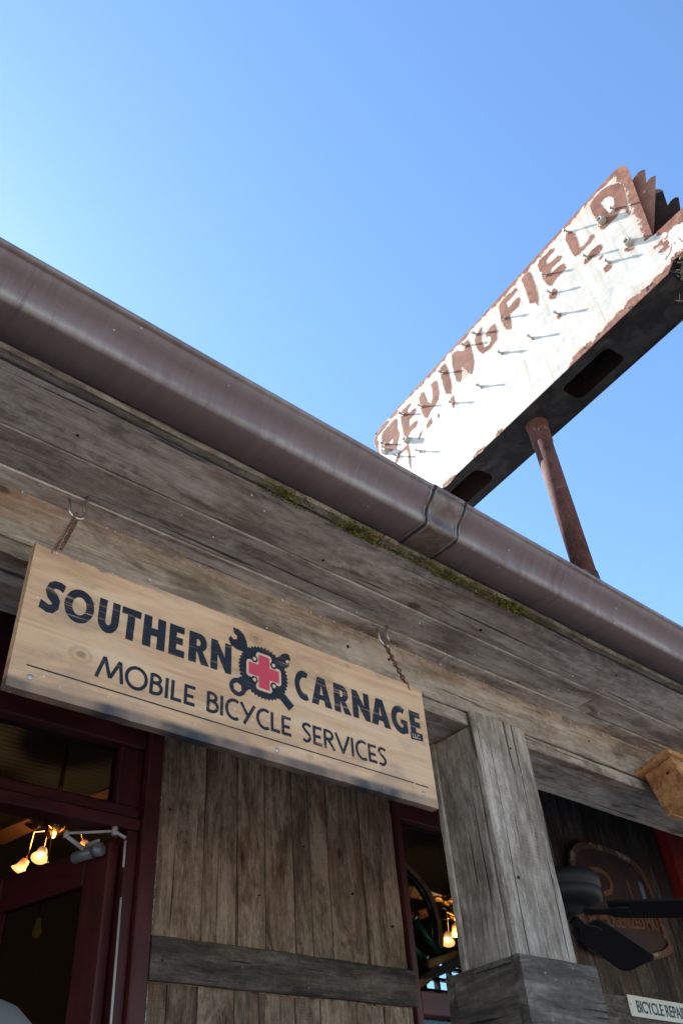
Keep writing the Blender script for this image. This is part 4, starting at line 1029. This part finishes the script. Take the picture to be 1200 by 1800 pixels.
# bird nest stuffed under the notch
random.seed(21)
nb = MR @ Vector((1.93, .12, .03)); bm = bmesh.new()
for i in range(260):
    a = Vector((random.gauss(0, .06), random.gauss(0, .05), random.gauss(0, .035))); d = Vector((random.uniform(-1, 1), random.uniform(-1, 1), random.uniform(-.5, .2)))*random.uniform(.03, .08)
    tube_bm(bm, [a, a+d*.5+Vector((0, 0, random.uniform(-.01, .01))), a+d], .0025, 4)
MAT['straw'] = plain('dry_nest_straw', (.20, .165, .11), .9)
nest = thing('bird_nest', nb, 'straw bird nest tucked under the near end of the rusted sign', 'bird nest')
link('straw', bm_mesh(bm), 'straw', nest, nb)['kind'] = 'stuff'
bm = bmesh.new(); bmesh.ops.create_icosphere(bm, subdivisions=3, radius=.075)
for v in bm.verts: v.co = v.co*(1+.25*mnoise.noise(v.co*30)); v.co.z *= .6
link('nest_cup', bm_mesh(bm), 'straw', nest, nb)

# ================================================================ THINGS UNDER THE PORCH
# porch fan
fx, fy, fz = 2.441, 1.70, 2.236
pf = thing('porch_fan', (fx, fy, 3.04), 'black porch ceiling fan behind the grey post', 'ceiling fan')
lathe('motor_housing', [(.02, .085), (.10, .082), (.132, .070), (.140, .055), (.140, .032), (.132, .026), (.136, .020), (.136, -.002), (.122, -.016), (.085, -.022), (.06, -.026), (.055, -.038), (.03, -.044), (0, -.045)], (fx, fy, fz), 'black', pf, 32)
tube('down_rod', [(fx, fy, fz+.07), (fx, fy, 3.04)], .014, 'black', pf, 10)
lathe('canopy', [(.065, 0), (.06, -.03), (.03, -.06), (.015, -.065)], (fx, fy, 3.05), 'black', pf, 20)
for az in (10, -64, 100, 192):
    mw = Matrix.Translation((fx, fy, fz-.025)) @ Matrix.Rotation(rad(az), 4, 'Z') @ Matrix.Rotation(rad(9.5), 4, 'Y') @ Matrix.Rotation(rad(-10), 4, 'X')
    ol = [(.15, -.050), (.18, -.058), (.505, -.066), (.53, -.060), (.545, -.045), (.545, .045), (.53, .060), (.505, .066), (.18, .058), (.15, .050)]
    bl_ = plate_mesh([ol], [], .007)
    link('blade', bl_, 'black', pf, mw=mw)
    link('blade_iron', plate_mesh([[(.07, -.018), (.13, -.013), (.17, -.032), (.21, -.032), (.21, .032), (.17, .032), (.13, .013), (.07, .018)]], [], .005), 'black', pf, mw=mw @ Matrix.Translation((0, 0, -.008)))

# milk sign on the plank wall
ms = thing('milk_sign', (3.8, YW-.03, 2.35), 'rusted brown enamel sign with rounded corners on the plank wall behind the fan', 'sign')
ym = YW-.034
def mxy(u, v): p = onY(u, v, ym); return p.x, p.z
mo = [mxy(*p) for p in [(1003, 1560), (998, 1525), (996, 1500), (1002, 1488), (1015, 1482), (1035, 1483), (1065, 1492), (1098, 1508), (1118, 1524), (1130, 1545), (1143, 1575), (1157, 1620), (1170, 1655), (1178, 1668), (1174, 1678), (1160, 1685), (1140, 1689), (1110, 1690), (1050, 1680), (1025, 1665), (1012, 1620)]]
mcx = sum(p[0] for p in mo)/len(mo); mcz = sum(p[1] for p in mo)/len(mo)
MM = Matrix(((1, 0, 0, mcx), (0, 0, -1, ym), (0, 1, 0, mcz), (0, 0, 0, 1)))
mo = [(a-mcx, b-mcz) for a, b in mo]
def smoothpoly(P, n=2):
    for _ in range(n):
        Q = []
        for i in range(len(P)):
            a, b = P[i], P[(i+1) % len(P)]
            Q += [(a[0]*.75+b[0]*.25, a[1]*.75+b[1]*.25), (a[0]*.25+b[0]*.75, a[1]*.25+b[1]*.75)]
        P = Q
    return P
mo = smoothpoly(mo); inn = [(x*.90, y*.90) for x, y in mo]
link('panel', plate_mesh([mo], [], .008), 'milk', ms, mw=MM)
link('rim', plate_mesh([mo], [inn], .010), 'milkrim', ms, mw=MM @ Matrix.Translation((0, 0, .0085)))
def mloc(u, v): a, b = mxy(u, v); return a-mcx, b-mcz
def mstroke(px, wd, mat):
    link('print_mark', plate_mesh([ragged(stroke([mloc(*p) for p in px], wd), .004, .012, wd*900)], [], .001), mat, ms, mw=MM @ Matrix.Translation((0, 0, .0086)))
mstroke([(1040, 1535), (1048, 1570), (1052, 1585)], .035, 'bluetext')
mstroke([(1034, 1528), (1052, 1530), (1066, 1542), (1072, 1556), (1070, 1568), (1058, 1572)], .022, 'ambertext')
mstroke([(1121, 1552), (1130, 1580), (1137, 1600)], .035, 'bluetext')
mstroke([(1098, 1548), (1104, 1568), (1110, 1585)], .010, 'ambertext')
mstroke([(1110, 1600), (1111, 1592)], .012, 'ambertext'); mstroke([(1098, 1602), (1100, 1594)], .012, 'ambertext')
t0 = Vector(mloc(1035, 1627)); t1 = Vector(mloc(1155, 1636))
ang = math.atan2(t1.y-t0.y, t1.x-t0.x)
tm = text_mesh('HOMOGENIZED MILK', .062, .0008, .001, .95)
wd = max(v.co.x for v in tm.vertices)
for v in tm.vertices: v.co.x *= ((t1-t0).length*1.06)/wd; v.co.y *= 1.35
link('print_text', tm, 'ambertext', ms, mw=MM @ Matrix.Translation((t0.x, t0.y, .0088)) @ Matrix.Rotation(ang, 4, 'Z'))

# small plate on the batten
bp_ = thing('repair_plate', (4.0, YW-.028, 2.1), 'cream plate with navy lettering screwed to the dark batten', 'sign')
yq = YW-.0245
q = [onY(1099, 1748, yq), onY(1106, 1786, yq)]
px0, pz1, pz0 = q[0].x, q[0].z, q[1].z
PW = .80
MP = Matrix(((1, 0, 0, px0), (0, 0, -1, yq), (0, 1, 0, pz0), (0, 0, 0, 1)))
link('plate', plate_mesh([[(0, 0), (PW, -.01), (PW, pz1-pz0-.01), (0, pz1-pz0)]], [], .004), 'cream', bp_, mw=MP)
tm = text_mesh('BICYCLE REPAIR', .062, .0011, .001)
wd = max(v.co.x for v in tm.vertices); tw = (onY(1199, 1772, yq).x-onY(1115, 1765, yq).x)*1.02
for v in tm.vertices: v.co.x *= tw/wd
hcap = max(v.co.y for v in tm.vertices)
for v in tm.vertices: v.co.y *= (pz1-pz0)*.56/hcap
link('plate_text', tm, 'plateblue', bp_, mw=MP @ Matrix.Translation((onY(1115, 1765, yq).x-px0, (pz1-pz0)*.22, .0042)) @ Matrix.Rotation(rad(-.7), 4, 'Z'))
link('plate_edge', plate_mesh([[(0, -.003), (PW, -.013), (PW, -.0095), (0, .0005)]], [], .0046), 'plateblue', bp_, mw=MP)
lathe('screw_head', [(0, .002), (.004, .0015), (.005, 0)], MP @ Vector((.012, (pz1-pz0)*.55, .004)), 'pin', bp_, 10, Matrix.Rotation(rad(90), 4, 'X'))

# birdhouse under the soffit
bh = thing('birdhouse', (2.32, 1.13, 2.28), 'orange cedar birdhouse fixed to the beam at the right edge', 'birdhouse')
MB_ = Matrix.Translation((2.228, 1.070, 2.446)) @ Matrix.Rotation(rad(-12), 4, 'X')
def bbox_(name, a, b, bev=.002):
    a, b = Vector(a), Vector(b); bm = bmesh.new(); d = (b-a)/2; box_bm(bm, -d, d, bev)
    return link(name, bm_mesh(bm), 'birdwood', bh, mw=MB_ @ Matrix.Translation((a+b)/2))
bbox_('roof_panel', (0, 0, 0), (.23, .128, .016))
bbox_('side_panel', (.022, .012, -.135), (.036, .112, -.0005))
bbox_('side_panel', (.194, .012, -.135), (.208, .112, -.0005))
bbox_('front_panel', (.0365, .0125, -.134), (.1935, .027, -.0006))
bbox_('back_panel', (.0365, .097, -.134), (.1935, .1115, -.0006))
bbox_('floor_panel', (.0366, .0275, -.132), (.1934, .0965, -.118))
link('entry_hole', plate_mesh([arc(0, 0, .016, .016, 0, 345, 23)], [], .0006), 'black', bh, mw=MB_ @ Matrix.Translation((.115, .0122, -.05)) @ Matrix.Rotation(rad(90), 4, 'X'))
link('knot_hole', plate_mesh([arc(0, 0, .004, .0055, 0, 330, 11)], [], .0006), 'black', bh, mw=MB_ @ Matrix.Translation((.0217, .045, -.036)) @ Matrix.Rotation(rad(90), 4, 'Y') @ Matrix.Rotation(rad(180), 4, 'X'))

# pale dome at the lower left corner
dc = onY(-58, 1884, 1.5)
dm = thing('domed_cover', dc-Vector((0, 0, .2)), 'pale grey rounded top poking into the lower left corner', 'cover')
lathe('dome_top', [(0, .098), (.03, .095), (.06, .082), (.085, .058), (.102, .02), (.106, -.03), (.104, -.1)], dc, 'dome', dm, 32)
lathe('rim_band', [(.1045, -.10), (.112, -.105), (.112, -.125), (.104, -.13)], dc, 'dome', dm, 32)
tube('stand', [dc-Vector((0, 0, .12)), Vector((dc.x, dc.y, .15))], .03, 'black', dm, 12)

# ================================================================ INSIDE THE SHOP
def bell(name, loc, parent, tilt, az, sc=1.0):
    prof = [(.016, .0), (.030, -.004), (.036, -.025), (.038, -.05), (.046, -.075), (.066, -.098), (.064, -.099), (.043, -.077), (.034, -.05), (.031, -.02), (.012, -.006)]
    rot = Matrix.Rotation(az, 4, 'Z') @ Matrix.Rotation(tilt, 4, 'Y')
    o = lathe(name, [(r*sc, z*sc) for r, z in prof], loc, 'shade', parent, 24, rot)
    lathe('bulb', [(0, -.035*sc), (.018*sc, -.045*sc), (.026*sc, -.065*sc), (.020*sc, -.085*sc), (0, -.092*sc)], loc, 'bulb', o, 14, rot)
    return o
def ceiling_fan(c, label, angs, sc=1.0, spots=None, az0=0.4, blades=4):
    t = thing('fan_light', (c.x, c.y, 3.9), label, 'ceiling fan', 'fans with lit glass shades inside the shop')
    lathe('motor_housing', [(.02, .16), (.10, .15), (.14, .12), (.145, .085), (.12, .06), (.07, .045), (.06, .02), (.075, 0), (.06, -.03), (.03, -.05), (.012, -.07), (0, -.075)], c, 'brass', t, 28)
    tube('down_rod', [c+Vector((0, 0, .14)), Vector((c.x, c.y, 3.945))], .014, 'brass', t, 10)
    for k in range(blades):
        a = az0+k*2*math.pi/blades; d = Vector((math.cos(a), math.sin(a), 0)); mw = Matrix((d, Vector((-d.y, d.x, 0)), Vector((0, 0, 1)))).transposed().to_4x4(); mw.translation = c+Vector((0, 0, .07))
        link('blade', plate_mesh([[(.20, -.05), (.56, -.068), (.60, -.04), (.60, .04), (.56, .068), (.20, .05)]], [], .008), 'fanblade', t, mw=mw @ Matrix.Rotation(rad(12), 4, 'X'))
        link('blade_iron', plate_mesh([[(.09, -.016), (.16, -.012), (.21, -.035), (.25, -.03), (.25, .03), (.21, .035), (.16, .012), (.09, .016)]], [], .006), 'brass', t, mw=mw @ Matrix.Rotation(rad(12), 4, 'X') @ Matrix.Translation((0, 0, -.010)))
    for s in spots:
        d = s-c; e = Vector((d.x, d.y, 0)).normalized()
        tube('lamp_arm', [c+Vector((0, 0, -.02)), c+Vector((d.x*.5, d.y*.5, -.03)), c+Vector((d.x*.9, d.y*.9, d.z*.2)), s], .007, 'brass', t, 8)
        bell('lamp_shade', s, t, -rad(28), math.atan2(e.y, e.x), sc)
    pl_ = bpy.data.lights.new('lamp_glow', 'POINT'); pl_.energy = 2.6; pl_.color = (1, .62, .30); pl_.shadow_soft_size = .08
    po = bpy.data.objects.new('lamp_glow', pl_); COL.objects.link(po); po.parent = t; po.matrix_parent_inverse = world_of(t).inverted(); po.location = c+Vector((0, 0, -.16))
    return t
fc = onY(97, 1452, 4.8)
ceiling_fan(fc, 'brass ceiling fan with lit shades seen above the open door', None, .72, [onY(76, 1492, 4.7), onY(47, 1511, 4.85), fc+Vector((.03, .18, -.07)), fc+Vector((.17, -.04, -.07))], .25)
fc2 = onY(800, 1605, 4.6)
ceiling_fan(fc2, 'brass ceiling fan with lit shades seen beyond the bicycle wheel', None, .8, [onY(787, 1640, 4.5), onY(800, 1625, 4.65), onY(765, 1645, 4.75), fc2+Vector((.2, .1, -.06))], .1)
# filament pendant behind the door glass
pb_ = onP(66, 1632, hg+dn*(-.9), dn)
pd = thing('pendant_bulb', pb_, 'small amber filament bulb hanging behind the open door glass', 'pendant lamp')
lathe('glass_bulb', [(0, .045), (.010, .04), (.011, .02), (.018, -.005), (.020, -.02), (.013, -.036), (0, -.041)], pb_, 'bulbdim', pd, 14)
tube('cord', [pb_+Vector((0, 0, .04)), Vector((pb_.x, pb_.y, 3.95))], .003, 'brass', pd, 6)
# bicycle displayed high behind the window
bc = Vector((2.742, 2.75, 2.486)); Rw = .2525
by = thing('bicycle', (bc.x-.5, bc.y, bc.z-.3), 'green bicycle with tan-wall tyre displayed high inside the window', 'bicycle')
def wheel(c, nm='wheel'):
    w_ = bpy.data.objects.new('wheel', None)
    bm = bmesh.new(); tube_bm(bm, [Vector((Rw*math.cos(a), 0, Rw*math.sin(a))) for a in [2*math.pi*k/56 for k in range(56)]], .018, 10, closed=True)
    ty = link('tyre', bm_mesh(bm), 'tire', by, c, smooth=True)
    bm = bmesh.new(); tube_bm(bm, [Vector(((Rw-.026)*math.cos(a), 0, (Rw-.026)*math.sin(a))) for a in [2*math.pi*k/56 for k in range(56)]], .015, 8, closed=True)
    link('rim', bm_mesh(bm), 'rim', ty, c, smooth=True)
    bm = bmesh.new()
    for k in range(28):
        a = 2*math.pi*k/28; b_ = a+(.5 if k % 2 else -.5)
        tube_bm(bm, [Vector((.022*math.cos(b_), .025*(1 if k % 4 < 2 else -1), .022*math.sin(b_))), Vector(((Rw-.03)*math.cos(a), 0, (Rw-.03)*math.sin(a)))], .0011, 4)
    tube_bm(bm, [Vector((0, -.045, 0)), Vector((0, .045, 0))], .02, 12)
    link('spokes', bm_mesh(bm), 'rim', ty, c)
wheel(bc)
wheel(bc+Vector((.95, .05, -.02)))
P_ = lambda u, v, y=2.69: onY(u, v, y)
tube('frame_tube', [P_(728, 1618), P_(778, 1686)], .021, 'green', by, 12)
tube('frame_tube', [P_(712, 1648), P_(752, 1697)], .018, 'green', by, 12)
tube('frame_tube', [P_(728, 1618), P_(733, 1606)], .013, 'steel', by, 10)
tube('frame_tube', [P_(778, 1686), P_(840, 1700)], .021, 'green', by, 12)
tube('crank_arm', [P_(752, 1695, 2.66), P_(778, 1685, 2.66), P_(812, 1671, 2.66)], .016, 'tire', by, 8)
tube('fork_blade', [P_(765, 1790), P_(735, 1840)], .018, 'green', by, 10)
# daylight window high in the back wall, with glazing bars
bwn = thing('back_window', ((bx0+bx1)/2, BW, bz0), 'bright daylit window in the far wall behind the bicycle', 'window')
n_ = 5
for k in range(n_+1):
    x_ = bx0+(bx1-bx0)*k/n_
    box('glazing_bar', (x_-.014, BW-.03, bz0), (x_+.014, BW+.03, bz1), 'black', bwn, 0)
for k in range(5):
    z_ = bz0+(bz1-bz0)*k/4
    box('glazing_bar', (bx0, BW-.028, z_-.012), (bx1, BW+.028, z_+.012), 'black', bwn, 0)
box('pane', (bx0, BW+.004, bz0), (bx1, BW+.006, bz1), 'glass', bwn, 0)
random.seed(14)
MAT['nail'] = rust('rusty_nail_head', (.02, .012, .009), (.06, .03, .02))
bm = bmesh.new(); tube_bm(bm, [(0, 0, -.004), (0, 0, .0010), (0, 0, .0016)], [.0036, .0036, .0018], 8); nm = bm_mesh(bm); nm.materials.append(MAT['nail'])
def nail(p, n, parent):
    q = Vector(n).to_track_quat('Z', 'Y').to_matrix().to_4x4(); link('nail_head', nm, None, parent, mw=Matrix.Translation(Vector(p)) @ q @ Matrix.Scale(random.uniform(.8, 1.25), 4))
for a, b in list(zip(xs[:-1], xs[1:]))[::2]: nail((a+(b-a)*random.uniform(.2, .8), YW-.001, random.uniform(2.2, 2.7)), (0, -1, 0), pw)
for x in (1.36, 2.08): nail((x, YW-.0225, 2.11+random.uniform(-.03, .03)), (0, -1, 0), pw)
for z in (2.03, 2.35): nail((random.uniform(PX0+.03, PX1-.03), PY0-.0005, z), (0, -1, 0), pp)
for x in (.36, .93, 1.41, 1.88, 2.45):
    nail((x, random.uniform(.96, 1.04), ZS-.0005), (0, 0, -1), pr); nail((x+random.uniform(-.2, .2), YB-.0005, random.uniform(2.445, 2.51)), (0, -1, 0), pr)
print('objects', len(bpy.data.objects))
